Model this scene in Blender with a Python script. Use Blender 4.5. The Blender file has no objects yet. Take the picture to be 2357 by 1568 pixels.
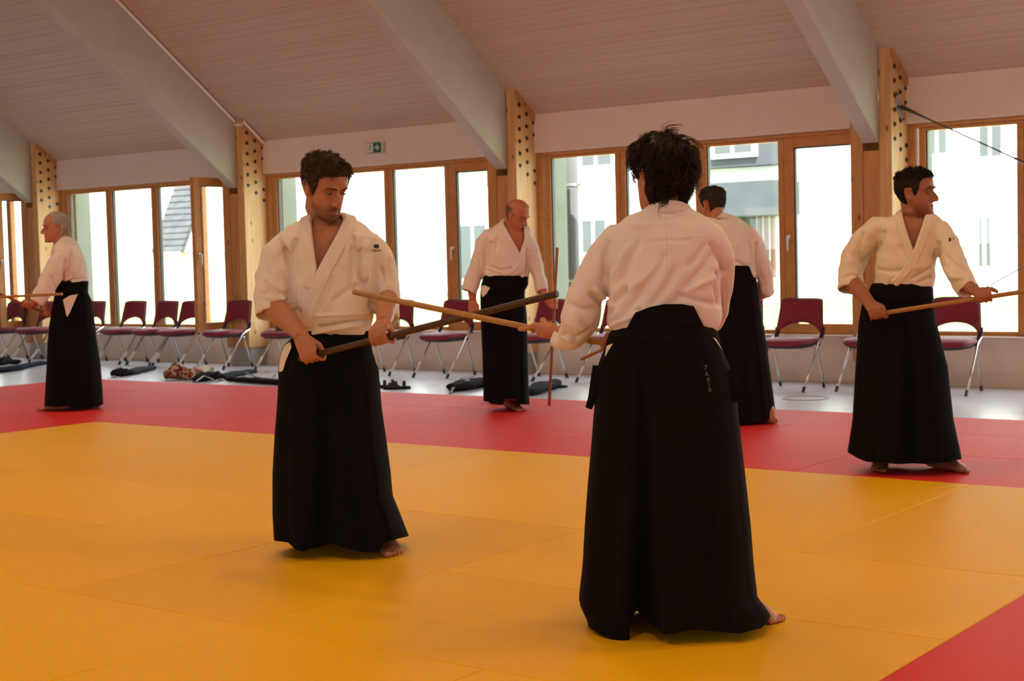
import bpy, bmesh, math, random
import numpy as np
from mathutils import Vector, Matrix, noise
from mathutils.bvhtree import BVHTree

random.seed(7)
rng = np.random.default_rng(7)
SC = bpy.context.scene
COL = SC.collection

# ---------------------------------------------------------------- camera, world, sun, exposure
# World axes: X along the window wall (right), Y towards the window wall, Z up; mat surface z = 0.
F_PX, CX, CY = 3427.6, 1178.5, 784.0
CAM_H = 1.185
YAW, PITCH, ROLL = 0.645731, 0.053591, -0.0245296
_F = np.array([-math.sin(YAW) * math.cos(PITCH), math.cos(YAW) * math.cos(PITCH), -math.sin(PITCH)])
_R0 = np.cross(_F, [0, 0, 1]); _R0 /= np.linalg.norm(_R0)
_U0 = np.cross(_R0, _F)
_R = math.cos(ROLL) * _R0 + math.sin(ROLL) * _U0
_U = -math.sin(ROLL) * _R0 + math.cos(ROLL) * _U0
cam_d = bpy.data.cameras.new('camera')
cam = bpy.data.objects.new('camera', cam_d)
COL.objects.link(cam)
cam_d.sensor_width = 36.0
cam_d.lens = 36.0 * F_PX / 2357.0
cam_d.clip_start = 0.05
cam_d.clip_end = 400
M = Matrix(((_R[0], _U[0], -_F[0], 0), (_R[1], _U[1], -_F[1], 0), (_R[2], _U[2], -_F[2], CAM_H), (0, 0, 0, 1)))
cam.matrix_world = M
cam_d.dof.use_dof = True
cam_d.dof.focus_distance = 5.2
cam_d.dof.aperture_fstop = 7.1
SC.camera = cam

SC.view_settings.view_transform = 'Standard'
SC.view_settings.look = 'None'
SC.view_settings.gamma = 1.0
SC.view_settings.use_curve_mapping = False
SC.view_settings.exposure = 0.52

world = bpy.data.worlds.new('world')
SC.world = world
world.use_nodes = True
wn = world.node_tree
wn.nodes['Background'].inputs['Color'].default_value = (0.86, 0.93, 1.0, 1)
wn.nodes['Background'].inputs['Strength'].default_value = 5.0

sun_d = bpy.data.lights.new('sun', 'SUN')
sun_d.energy = 20.0
sun_d.angle = math.radians(0.6)
sun_d.color = (1.0, 0.95, 0.87)
sun = bpy.data.objects.new('sun', sun_d)
COL.objects.link(sun)
sun.location = (6, -10, 20)
sun.rotation_euler = Vector((-0.35, 0.62, -1.0)).to_track_quat('-Z', 'Y').to_euler()


def portal(x0, x1, z0, z1, y, into):
    """Guides sampling of the daylight that comes through a row of windows."""
    l = bpy.data.lights.new('window_daylight', 'AREA')
    l.shape = 'RECTANGLE'; l.size = x1 - x0; l.size_y = z1 - z0
    l.cycles.is_portal = True
    o = bpy.data.objects.new('window_daylight', l)
    COL.objects.link(o)
    o.location = ((x0 + x1) / 2, y, (z0 + z1) / 2)
    o.rotation_euler = Vector((0, into, 0)).to_track_quat('-Z', 'Z').to_euler()


# ---------------------------------------------------------------- helpers
def ray(px, py):
    return _F + (px - CX) / F_PX * _R - (py - CY) / F_PX * _U


def on_y(px, py, y):
    d = ray(px, py)
    return np.array([0, 0, CAM_H]) + d * (y / d[1])


def on_z(px, py, z=0.0):
    d = ray(px, py)
    return np.array([0, 0, CAM_H]) + d * ((z - CAM_H) / d[2])


class MB:
    """Collects polygons; build() links them as one mesh object."""

    def __init__(s):
        s.v, s.f, s.m = [], [], []
        s.n = 0

    def add(s, verts, faces, mat=0):
        verts = np.asarray(verts, float).reshape(-1, 3)
        s.v.append(verts)
        b = s.n
        for f in faces:
            s.f.append([i + b for i in f]); s.m.append(mat)
        s.n += len(verts)
        return s

    def box(s, c, size, R=None, mat=0, taper=1.0):
        hx, hy, hz = [q / 2 for q in size]
        v = np.array([[x * (taper if z > 0 else 1), y * (taper if z > 0 else 1), z] for z in (-hz, hz) for y in (-hy, hy) for x in (-hx, hx)])
        if R is not None:
            v = v @ np.asarray(R).T
        return s.add(v + np.asarray(c, float), [(0, 2, 3, 1), (4, 5, 7, 6), (0, 1, 5, 4), (2, 6, 7, 3), (0, 4, 6, 2), (1, 3, 7, 5)], mat)

    def box2(s, a, b, mat=0):
        a = np.asarray(a, float); b = np.asarray(b, float)
        return s.box((a + b) / 2, np.abs(b - a), mat=mat)

    def rings(s, rings, cap0=True, cap1=True, mat=0, closed=True):
        n = len(rings[0]); v = np.concatenate([np.asarray(r, float) for r in rings])
        f = []
        for k in range(len(rings) - 1):
            for i in range(n if closed else n - 1):
                j = (i + 1) % n
                f.append((k * n + i, k * n + j, (k + 1) * n + j, (k + 1) * n + i))
        if cap0:
            f.append(tuple(range(n - 1, -1, -1)))
        if cap1:
            f.append(tuple(range((len(rings) - 1) * n, len(rings) * n)))
        return s.add(v, f, mat)

    def tube(s, pts, radii, n=12, cap=True, ref=None, round_ends=False, mat=0, cup=0.0, wall=0.011):
        """Swept tube; radii scalar, list, or list of (ra, rb): ra along ref-perp side, rb along ref."""
        P = np.asarray(pts, float)
        m = len(P)
        if np.isscalar(radii):
            radii = [radii] * m
        rr = [(r, r) if np.isscalar(r) else tuple(r) for r in radii]
        T = np.gradient(P, axis=0)
        T /= np.linalg.norm(T, axis=1)[:, None] + 1e-12
        if ref is None:
            ref = np.array([0, 0, 1.0]) if abs(T[0][2]) < 0.9 else np.array([1.0, 0, 0])
        ref = np.asarray(ref, float)
        rings = []
        a = np.linspace(0, 2 * math.pi, n, endpoint=False)
        N = ref - T[0] * (ref @ T[0]); N /= np.linalg.norm(N)

        def ring(p, t, N, ra, rb):
            B = np.cross(t, N)
            return p + np.outer(np.cos(a) * ra, B) + np.outer(np.sin(a) * rb, N)
        fr = []
        for i in range(m):
            N = N - T[i] * (N @ T[i]); N /= np.linalg.norm(N)
            fr.append(N.copy())
        if round_ends:
            for k in (0.25, 0.6, 0.87):
                c = math.sqrt(1 - (1 - k) ** 2)
                r = min(rr[0])
                rings.append(ring(P[0] - T[0] * r * (1 - k) , T[0], fr[0], rr[0][0] * c, rr[0][1] * c))
        for i in range(m):
            rings.append(ring(P[i], T[i], fr[i], *rr[i]))
        if round_ends:
            for k in (0.87, 0.6, 0.25):
                c = math.sqrt(1 - (1 - k) ** 2)
                r = min(rr[-1])
                rings.append(ring(P[-1] + T[-1] * r * (1 - k), T[-1], fr[-1], rr[-1][0] * c, rr[-1][1] * c))
        if cup > 0:
            back = 0.0
            i = m - 1
            rings.append(ring(P[i], T[i], fr[i], rr[i][0] - wall, rr[i][1] - wall))
            p = P[i] - T[i] * cup
            rings.append(ring(p, T[i], fr[i], rr[i][0] - wall * 1.6, rr[i][1] - wall * 1.6))
        return s.rings(rings, cap, cap, mat)

    def ellipsoid(s, c, ax, R=None, nu=16, nv=10, mat=0):
        rg = []
        for k in range(1, nv):
            t = math.pi * k / nv
            a = np.linspace(0, 2 * math.pi, nu, endpoint=False)
            rg.append(np.stack([np.cos(a) * math.sin(t) * ax[0], np.sin(a) * math.sin(t) * ax[1], np.full(nu, -math.cos(t) * ax[2])], 1))
        v = np.concatenate([[[0, 0, -ax[2]]], *rg, [[0, 0, ax[2]]]])
        f = []
        for k in range(nv - 2):
            for i in range(nu):
                j = (i + 1) % nu
                f.append((1 + k * nu + i, 1 + k * nu + j, 1 + (k + 1) * nu + j, 1 + (k + 1) * nu + i))
        last = len(v) - 1
        for i in range(nu):
            j = (i + 1) % nu
            f.append((0, 1 + j, 1 + i)); f.append((last, 1 + (nv - 2) * nu + i, 1 + (nv - 2) * nu + j))
        if R is not None:
            v = v @ np.asarray(R, float).T
        return s.add(v + np.asarray(c, float), f, mat)

    def mesh(s, name, mats, origin=(0, 0, 0), smooth=False):
        me = bpy.data.meshes.new(name)
        v = np.concatenate(s.v) - np.asarray(origin, float)
        me.from_pydata(v.tolist(), [], s.f)
        for m in (mats if isinstance(mats, (list, tuple)) else [mats]):
            me.materials.append(m)
        if max(s.m) > 0:
            me.polygons.foreach_set('material_index', s.m)
        if smooth:
            me.polygons.foreach_set('use_smooth', [True] * len(me.polygons))
        me.update()
        return me

    def build(s, name, mats, parent=None, origin=None, smooth=False, bevel=0.0, auto=None):
        if origin is None:
            origin = world_origin(parent) if parent is not None else (0, 0, 0)
        me = s.mesh(name, mats, origin, smooth)
        o = obj(name, me, parent)
        if parent is None:
            o.location = origin
        if bevel > 0:
            b = o.modifiers.new('bevel', 'BEVEL'); b.width = bevel; b.segments = 2; b.limit_method = 'ANGLE'
            b.angle_limit = math.radians(40)
        return o


def world_origin(o):
    p = np.array(o.location, float)
    while o.parent is not None:
        o = o.parent
        p = p + np.array(o.location, float)
    return p


def obj(name, data, parent=None):
    o = bpy.data.objects.new(name, data)
    COL.objects.link(o)
    if parent is not None:
        o.parent = parent
    return o


def empty(name, loc=(0, 0, 0), parent=None):
    o = obj(name, None, parent)
    o.location = loc
    o.empty_display_size = 0.1
    return o


def tag(o, label=None, cat=None, group=None, kind=None):
    if label: o['label'] = label
    if cat: o['category'] = cat
    if group: o['group'] = group
    if kind: o['kind'] = kind
    return o


def copy_tree(o, parent=None):
    c = o.copy()
    COL.objects.link(c)
    c.parent = parent
    for ch in list(o.children):
        copy_tree(ch, c)
    return c


# ---------------------------------------------------------------- materials
def new_mat(name, color, rough=0.6, metal=0.0, spec=0.5, sheen=0.0):
    m = bpy.data.materials.new(name)
    m.use_nodes = True
    b = m.node_tree.nodes['Principled BSDF']
    b.inputs['Base Color'].default_value = (*color, 1)
    b.inputs['Roughness'].default_value = rough
    b.inputs['Metallic'].default_value = metal
    b.inputs['Specular IOR Level'].default_value = spec
    if sheen:
        b.inputs['Sheen Weight'].default_value = sheen
    return m


def nd(m, t, **kw):
    n = m.node_tree.nodes.new(t)
    for k, v in kw.items():
        if hasattr(n, k):
            setattr(n, k, v)
        else:
            n.inputs[k].default_value = v
    return n


def lk(m, a, ao, b, bi):
    m.node_tree.links.new(a.outputs[ao], b.inputs[bi])


def coords(m, scale=(1, 1, 1), kind='Object', rot=(0, 0, 0)):
    tc = nd(m, 'ShaderNodeTexCoord')
    mp = nd(m, 'ShaderNodeMapping')
    mp.inputs['Scale'].default_value = scale
    mp.inputs['Rotation'].default_value = rot
    lk(m, tc, kind, mp, 'Vector')
    return mp


def ramp_color(m, src, out, c0, c1, p0=0.3, p1=0.7):
    r = nd(m, 'ShaderNodeValToRGB')
    r.color_ramp.elements[0].position = p0; r.color_ramp.elements[0].color = (*c0, 1)
    r.color_ramp.elements[1].position = p1; r.color_ramp.elements[1].color = (*c1, 1)
    lk(m, src, out, r, 'Fac')
    return r


def bump(m, src, out, strength=0.2, dist=0.01):
    b = nd(m, 'ShaderNodeBump')
    b.inputs['Strength'].default_value = strength
    b.inputs['Distance'].default_value = dist
    lk(m, src, out, b, 'Height')
    lk(m, b, 'Normal', m.node_tree.nodes['Principled BSDF'], 'Normal')
    return b


def BS(m):
    return m.node_tree.nodes['Principled BSDF']


def mat_wood(name, c0, c1, scale=(14, 14, 0.9), rough=0.45, knots=True):
    m = new_mat(name, c0, rough, spec=0.35)
    mp = coords(m, scale)
    n = nd(m, 'ShaderNodeTexNoise'); n.inputs['Scale'].default_value = 2.2; n.inputs['Detail'].default_value = 5
    n.inputs['Distortion'].default_value = 0.7
    lk(m, mp, 'Vector', n, 'Vector')
    r = ramp_color(m, n, 'Fac', c0, c1, 0.33, 0.68)
    last = r
    if knots:
        mp2 = coords(m, (9, 9, 4.2))
        v = nd(m, 'ShaderNodeTexVoronoi'); v.inputs['Scale'].default_value = 1.0
        lk(m, mp2, 'Vector', v, 'Vector')
        kr = ramp_color(m, v, 'Distance', (1, 1, 1), (0, 0, 0), 0.06, 0.16)
        mx = nd(m, 'ShaderNodeMix', data_type='RGBA')
        lk(m, kr, 'Color', mx, 'Factor')
        lk(m, r, 'Color', mx, 6)
        mx.inputs[7].default_value = (c0[0] * 0.35, c0[1] * 0.28, c0[2] * 0.25, 1)
        m.node_tree.links.new(mx.outputs[2], BS(m).inputs['Base Color'])
    else:
        lk(m, r, 'Color', BS(m), 'Base Color')
    bump(m, n, 'Fac', 0.08, 0.004)
    return m


def mat_noise(name, c0, c1, scale=8, rough=0.7, bstr=0.0, bscale=None, spec=0.4, sheen=0.0, bdist=0.004):
    m = new_mat(name, c0, rough, spec=spec, sheen=sheen)
    mp = coords(m)
    n = nd(m, 'ShaderNodeTexNoise'); n.inputs['Scale'].default_value = scale; n.inputs['Detail'].default_value = 4
    lk(m, mp, 'Vector', n, 'Vector')
    r = ramp_color(m, n, 'Fac', c0, c1)
    lk(m, r, 'Color', BS(m), 'Base Color')
    if bstr:
        n2 = nd(m, 'ShaderNodeTexNoise'); n2.inputs['Scale'].default_value = bscale or scale * 20; n2.inputs['Detail'].default_value = 3
        lk(m, mp, 'Vector', n2, 'Vector')
        bump(m, n2, 'Fac', bstr, bdist)
    return m


def mat_random(name, c0, c1, rough=0.6, spec=0.4):
    """colour varies a little from one object to the next"""
    m = new_mat(name, c0, rough, spec=spec)
    oi = nd(m, 'ShaderNodeObjectInfo')
    r = ramp_color(m, oi, 'Random', c0, c1, 0.0, 1.0)
    lk(m, r, 'Color', BS(m), 'Base Color')
    return m


def mat_mat(name, c0, c1):
    """foam judo mat: straw-pattern embossed vinyl"""
    m = mat_random(name, c0, c1, rough=0.6, spec=0.11)
    mp = coords(m)
    w = nd(m, 'ShaderNodeTexWave'); w.inputs['Scale'].default_value = 32.0; w.inputs['Distortion'].default_value = 0.6
    w.inputs['Detail'].default_value = 1.0
    w.bands_direction = 'Y'
    lk(m, mp, 'Vector', w, 'Vector')
    n = nd(m, 'ShaderNodeTexNoise'); n.inputs['Scale'].default_value = 160
    lk(m, mp, 'Vector', n, 'Vector')
    ad = nd(m, 'ShaderNodeMath', operation='ADD')
    lk(m, w, 'Fac', ad, 0); lk(m, n, 'Fac', ad, 1)
    bump(m, ad, 'Value', 0.14, 0.003)
    return m


M_YELLOW = mat_mat('mat_yellow', (0.80, 0.445, 0.002), (0.86, 0.485, 0.002))
M_RED = mat_mat('mat_red', (0.67, 0.029, 0.024), (0.73, 0.036, 0.03))
M_FLOOR = mat_noise('vinyl_floor', (0.50, 0.50, 0.545), (0.56, 0.56, 0.605), 3, rough=0.27, bstr=0.04, bscale=40, spec=0.5)
M_WHITE = mat_noise('white_paint', (0.77, 0.66, 0.585), (0.80, 0.69, 0.615), 4, rough=0.75, bstr=0.05, bscale=260)  # white paint with some warm bounced light put into its base colour
M_BEAM = mat_noise('beam_paint', (0.50, 0.47, 0.39), (0.54, 0.51, 0.43), 6, rough=0.6, bstr=0.05, bscale=90)
M_PINE = mat_wood('pine', (0.60, 0.34, 0.13), (0.74, 0.47, 0.21))
M_PINE2 = mat_wood('glulam', (0.50, 0.23, 0.075), (0.62, 0.31, 0.11))
M_FRAME = mat_wood('window_wood', (0.50, 0.22, 0.06), (0.60, 0.28, 0.09), scale=(6, 6, 6), knots=False)
M_SLATROOF = mat_noise('slate', (0.025, 0.025, 0.028), (0.05, 0.05, 0.053), 3, rough=0.35)
M_BLACKMETAL = new_mat('dark_gasket', (0.03, 0.03, 0.03), 0.5)
M_STEEL = new_mat('galvanised_steel', (0.45, 0.46, 0.46), 0.35, metal=0.9)
M_BOLT = new_mat('bolt_steel', (0.055, 0.05, 0.045), 0.45, metal=0.5)
M_ROD = new_mat('dark_rod', (0.09, 0.09, 0.09), 0.45, metal=0.4)
M_DUCT = new_mat('duct_white', (0.88, 0.84, 0.78), 0.5)
M_CHROME = new_mat('chrome_tube', (0.72, 0.70, 0.68), 0.16, metal=1.0)
M_CONCRETE = mat_noise('concrete', (0.36, 0.35, 0.33), (0.46, 0.45, 0.42), 6, rough=0.85, bstr=0.2, bscale=60)
M_PLASTIC = new_mat('black_plastic', (0.018, 0.018, 0.022), 0.45)
M_BURGUNDY = mat_noise('burgundy_fabric', (0.20, 0.008, 0.035), (0.24, 0.012, 0.045), 60, rough=0.62, bstr=0.2, bscale=500, sheen=0.2, bdist=0.001)
M_HANDLE = new_mat('satin_handle', (0.62, 0.61, 0.6), 0.3, metal=0.9)


def mat_glass():
    m = bpy.data.materials.new('window_glass'); m.use_nodes = True
    t = m.node_tree; t.nodes.clear()
    out = t.nodes.new('ShaderNodeOutputMaterial'); mix = t.nodes.new('ShaderNodeMixShader')
    tr = t.nodes.new('ShaderNodeBsdfTransparent'); gl = t.nodes.new('ShaderNodeBsdfGlossy')
    lw = t.nodes.new('ShaderNodeLayerWeight'); lw.inputs['Blend'].default_value = 0.5
    fr = t.nodes.new('ShaderNodeMath'); fr.operation = 'POWER'; fr.inputs[1].default_value = 4.0
    sc = t.nodes.new('ShaderNodeMath'); sc.operation = 'MULTIPLY_ADD'; sc.inputs[1].default_value = 0.6; sc.inputs[2].default_value = 0.03
    t.links.new(lw.outputs['Facing'], fr.inputs[0]); t.links.new(fr.outputs[0], sc.inputs[0]); fr = sc
    tr.inputs['Color'].default_value = (0.93, 0.95, 0.94, 1); gl.inputs['Roughness'].default_value = 0.02
    t.links.new(fr.outputs[0], mix.inputs[0]); t.links.new(tr.outputs[0], mix.inputs[1])
    t.links.new(gl.outputs[0], mix.inputs[2]); t.links.new(mix.outputs[0], out.inputs[0])
    return m


M_GLASS = mat_glass()
# ---------------------------------------------------------------- the room
WALL_Y = 13.15
FLOOR_Z = -0.048
BAY = 4.21
XR = [-1.126 - BAY * k for k in range(-1, 6)]       # right face of each column
COL_W = 0.40
ROOF_M, ROOF_Z0 = 0.735, 2.76                        # ceiling: z = Z0 + M * (WALL_Y - y)
X_MIN, X_MAX, Y_MIN = -23.0, 5.5, -5.5
RIDGE_Y = 3.8


def roof_z(y):
    return ROOF_Z0 + ROOF_M * (WALL_Y - y) if y >= RIDGE_Y else ROOF_Z0 + ROOF_M * (WALL_Y - RIDGE_Y) - ROOF_M * (RIDGE_Y - y)


floor = MB().box2((X_MIN, Y_MIN, FLOOR_Z - 0.1), (X_MAX, WALL_Y + 0.3, FLOOR_Z)).build('floor', M_FLOOR)
tag(floor, 'pale grey vinyl floor under the mats and chairs', 'floor', kind='structure')

# mats: 2 x 1 m, woven in 2 x 2 m cells that alternate in direction
mat_cache = {}


def judo_mat(x0, x1, y0, y1, color):
    k = (round(x1 - x0, 2), round(y1 - y0, 2), color)
    if k not in mat_cache:
        w, d, h = x1 - x0, y1 - y0, 0.048
        g = 0.0012; b = 0.0035
        rg = []
        for (ins, z) in ((g, 0.0), (g, h - b), (g + b, h)):
            rg.append(np.array([[-w / 2 + ins, -d / 2 + ins, z], [w / 2 - ins, -d / 2 + ins, z], [w / 2 - ins, d / 2 - ins, z], [-w / 2 + ins, d / 2 - ins, z]]))
        mb = MB(); mb.rings(rg)
        mat_cache[k] = mb.mesh('mat', M_YELLOW if color == 'y' else M_RED)
    o = obj('mat', mat_cache[k], floor)
    o.location = ((x0 + x1) / 2, (y0 + y1) / 2, FLOOR_Z + random.uniform(-0.0006, 0.0006))
    o['label'] = 'yellow foam mat' if color == 'y' else 'red foam mat'


YX0, YY1 = -9.654, 7.353
CELL = 2.0
for i in range(-2, 6):
    for j in range(-1, 5):
        x0 = YX0 + CELL * i; y1 = YY1 - CELL * (j - 1)
        if j == 0:
            y1 = YY1 + CELL
        if j == -1:
            continue
        yellow = 0 <= i < 4 and j >= 1
        c = 'y' if yellow else 'r'
        if (i + j) % 2 == 0:       # two mats lying along Y
            judo_mat(x0, x0 + 1, y1 - 2, y1, c); judo_mat(x0 + 1, x0 + 2, y1 - 2, y1, c)
        else:
            judo_mat(x0, x0 + 2, y1 - 1, y1, c); judo_mat(x0, x0 + 2, y1 - 2, y1 - 1, c)
    judo_mat(YX0 + CELL * i, YX0 + CELL * i + 2, YY1 + 2.0, YY1 + 2.92, 'r')

# low wall under the windows, baseboard, fascia
low = MB().box2((X_MIN, WALL_Y, FLOOR_Z), (X_MAX, WALL_Y + 0.30, 0.385)).build('wall_back', M_WHITE)
tag(low, 'low white wall running under the row of windows', 'wall', kind='structure')
bb = MB().box2((X_MIN, WALL_Y - 0.014, FLOOR_Z), (X_MAX, WALL_Y, 0.055)).build('baseboard_back', M_WHITE, bevel=0.003)
tag(bb, 'white baseboard along the window wall', 'baseboard', kind='structure')

for k in range(len(XR) - 1):
    xr = XR[k + 1]; xl = XR[k] - COL_W
    f = MB().box2((xr, WALL_Y, 2.347), (xl, WALL_Y + 0.26, ROOF_Z0 + 0.02)).build('trim_%d' % (k + 1), M_WHITE)
    tag(f, 'white fascia band above the windows, bay %s from the right edge' % ['outside', 'first', 'second', 'third', 'fourth', 'fifth'][k], 'fascia', kind='structure')
    s = MB().box2((xr, WALL_Y - 0.025, 0.385), (xl, WALL_Y + 0.10, 0.402)).build('window_sill', M_WHITE, f, bevel=0.003)

# ceiling: perforated steel deck, one trapezoidal panel after another
M_DECK = new_mat('perforated_deck', (0.66, 0.60, 0.57), 0.5, spec=0.4)
_mp = coords(M_DECK)
_v = nd(M_DECK, 'ShaderNodeTexVoronoi'); _v.inputs['Scale'].default_value = 62; _v.inputs['Randomness'].default_value = 0.0
lk(M_DECK, _mp, 'Vector', _v, 'Vector')
_r = ramp_color(M_DECK, _v, 'Distance', (0.34, 0.255, 0.19), (0.58, 0.445, 0.345), 0.24, 0.34)  # hole pattern; warm light bounced off the mats is put into both tones
lk(M_DECK, _r, 'Color', BS(M_DECK), 'Base Color')
ceil = MB()
ceil.add([(X_MIN, WALL_Y + 0.32, roof_z(WALL_Y + 0.32) + 0.16), (X_MAX, WALL_Y + 0.32, roof_z(WALL_Y + 0.32) + 0.16), (X_MAX, RIDGE_Y, roof_z(RIDGE_Y) + 0.16), (X_MIN, RIDGE_Y, roof_z(RIDGE_Y) + 0.16),
          (X_MIN, Y_MIN - 1.2, roof_z(Y_MIN - 1.2) + 0.16), (X_MAX, Y_MIN - 1.2, roof_z(Y_MIN - 1.2) + 0.16)], [(0, 1, 2, 3), (3, 2, 5, 4)])
ceil = ceil.build('ceiling', M_DECK)
tag(ceil, 'sloping perforated metal deck ceiling between white beams', 'ceiling', kind='structure')
sl = math.hypot(1, ROOF_M)
uy, uz = -1 / sl, ROOF_M / sl                      # up the slope
ny, nz = ROOF_M / sl, 1 / sl                       # out through the roof
PW = 0.525                                         # panel width along the slope
prof = []                                          # ribbed profile along the slope (s, depth)
prof += [(0.0, 0.0), (0.006, -0.006), (0.020, -0.006), (0.026, 0.0)]
for r in range(1, 5):
    s0 = r * PW / 5
    prof += [(s0 - 0.02, 0.0), (s0 - 0.012, 0.003), (s0 + 0.012, 0.003), (s0 + 0.02, 0.0)]
prof.append((PW, 0.0))


def deck_panel(x0, x1, k):
    key = ('deck', round(x1 - x0, 3))
    if key not in mat_cache:
        L = x1 - x0
        v, f = [], []
        for (s, d) in prof:
            for x in (0, L):
                v.append((x, uy * s + ny * d, uz * s + nz * d))
        for i in range(len(prof) - 1):
            f.append((2 * i, 2 * i + 1, 2 * i + 3, 2 * i + 2))
        mat_cache[key] = MB().add(v, f).mesh('deck_panel', M_DECK)
    o = obj('deck_panel', mat_cache[key], ceil)
    s = k * PW
    o.location = (x0, WALL_Y + 0.12 + uy * s, ROOF_Z0 - 0.12 * ROOF_M + uz * s)


for b in range(len(XR) - 1):
    for k in range(0, 17):
        deck_panel(XR[b + 1] - 0.13, XR[b] - 0.27, k)
rear = MB()
rear.add([(X_MIN, RIDGE_Y, roof_z(RIDGE_Y) - 0.03), (X_MAX, RIDGE_Y, roof_z(RIDGE_Y) - 0.03), (X_MAX, Y_MIN, roof_z(Y_MIN) - 0.03), (X_MIN, Y_MIN, roof_z(Y_MIN) - 0.03)], [(0, 1, 2, 3)])
rear.build('rear_slope', M_DECK, ceil)

# columns, beams
BEAM_D = 0.87
bolt_me = None


def bolt_mesh():
    mb = MB()
    mb.tube([(0, 0, 0), (0.004, 0, 0)], [0.023, 0.023], n=14)
    mb.tube([(0.004, 0, 0), (0.014, 0, 0)], [0.012, 0.0115], n=6)
    return mb.mesh('bolt', M_BOLT)


bolt_me = bolt_mesh()
BOLTS = [(12.892, z) for z in (2.849, 2.72, 2.59, 2.459, 2.33, 2.20)] + [(13.022, z) for z in (2.757, 2.627, 2.498, 2.369, 2.24, 2.11)] + \
        [(13.15, z) for z in (2.669, 2.539, 2.151, 2.019)]
ORD = ['outside the frame on the right', 'by the lean man at right', 'behind the bald man', 'beside the front man', 'beside the white-haired man', 'at the far left', 'far outside on the left']
for k, xr in enumerate(XR):
    if k == 0:
        continue
    col = empty('timber_column', (xr - COL_W / 2, 12.9, FLOOR_Z))
    tag(col, 'bolted pine column ' + ['', 'just outside the right edge', 'behind the man at right', 'behind the bald man', 'behind the dark haired front man', 'behind the white-haired man', 'at the far left'][k], 'column', 'pine columns along the window wall', kind='structure')
    zf = roof_z(12.82); zb = roof_z(WALL_Y + 0.2)
    for (x0, x1, nm, m, zt) in ((xr - 0.12, xr, 'cheek_board', M_PINE, 0.05), (xr - 0.28, xr - 0.12, 'core_board', M_PINE2, -0.9), (xr - 0.40, xr - 0.28, 'cheek_board', M_PINE2, 0.05)):
        y0 = 12.82 if nm == 'cheek_board' else 12.83
        z0 = 0.18
        P = np.array([(y0, z0), (WALL_Y + 0.16, z0), (WALL_Y + 0.16, zb + zt), (y0, zf + zt)])
        mb = MB()
        mb.rings([np.array([[x0 + 0.001, a, b] for a, b in P]), np.array([[x1 - 0.001, a, b] for a, b in P])])
        c = mb.build(nm, m, col, bevel=0.004)
    # plinth, cap
    MB().box2((xr - COL_W + 0.02, 12.86, FLOOR_Z), (xr - 0.02, WALL_Y, 0.18)).build('plinth', M_CONCRETE, col, bevel=0.006)
    P0 = np.array([(12.815, roof_z(12.82) + 0.045), (WALL_Y + 0.02, roof_z(WALL_Y) + 0.03), (WALL_Y + 0.02, roof_z(WALL_Y) - 0.085), (12.815, roof_z(12.82) - 0.07)])
    MB().rings([np.array([[xr, a, b] for a, b in P0]), np.array([[xr + 0.028, a, b] for a, b in P0])]).build('cap_board', M_PINE2, col, bevel=0.004)
    if k >= 2:
        for (y, z) in BOLTS:
            o = obj('bolt', bolt_me, col)
            o.location = Vector((xr, y, z)) - col.location
            o.rotation_euler = (random.uniform(0, 1), 0, 0)
    # beam
    yb0, yb1 = 12.82, RIDGE_Y
    sm = 0.72
    zb_ = 2.17
    P = np.array([(yb0, zb_), (yb0, zb_ + BEAM_D + 0.06), (yb1, roof_z(yb1) + 0.05), (yb1, zb_ + sm * (yb0 - yb1))])
    bm_ = MB().rings([np.array([[xr - 0.28, a, b] for a, b in P]), np.array([[xr - 0.12, a, b] for a, b in P])])
    P2 = np.array([(yb1, zb_ + sm * (yb0 - yb1)), (yb1, roof_z(yb1) + 0.05), (Y_MIN, roof_z(Y_MIN) + 0.05), (Y_MIN, roof_z(Y_MIN) - 0.8)])
    bm_.rings([np.array([[xr - 0.28, a, b] for a, b in P2]), np.array([[xr - 0.12, a, b] for a, b in P2])])
    beam = bm_.build('roof_beam', M_BEAM, bevel=0.006)
    tag(beam, 'pale grey sloping roof beam resting on the pine column ' + ['', 'just outside the right edge', 'behind the man at right', 'behind the bald man', 'behind the dark haired front man', 'behind the white-haired man', 'at the far left'][k], 'beam', 'sloping roof beams', kind='structure')

# white cable duct running down beside the second visible beam and round its column
xr = XR[4]
duct = empty('cable_duct', (xr - 0.105, 12.8, 3.0))
tag(duct, 'thin white cable duct along the beam behind the dark haired front man', 'cable duct')
n_ = 3
for a, b in (((12.80, roof_z(12.80) - 0.030), (6.0, roof_z(6.0) - 0.030)),):
    MB().tube([(xr - 0.100, a[0], a[1]), (xr - 0.100, b[0], b[1])], 0.019, n=4).build('duct_run', M_DUCT, duct)
MB().box2((xr - 0.11, 12.79, 2.93), (xr + 0.02, 12.815, 2.955)).build('duct_run', M_DUCT, duct)
MB().tube([(xr + 0.042, 12.81, roof_z(12.81) - 0.03), (xr + 0.042, WALL_Y - 0.01, roof_z(WALL_Y) - 0.03)], 0.019, n=4).build('duct_run', M_DUCT, duct)

# windows: three fixed lights and a glazed door leaf in each bay
WY0, WY1 = WALL_Y + 0.075, WALL_Y + 0.155


def bar(mb_parent, name, x0, x1, z0, z1, y0=WY0, y1=WY1, m=None):
    return MB().box2((x0, y0, z0), (x1, y1, z1)).build(name, m or M_FRAME, mb_parent, bevel=0.004)


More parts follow.
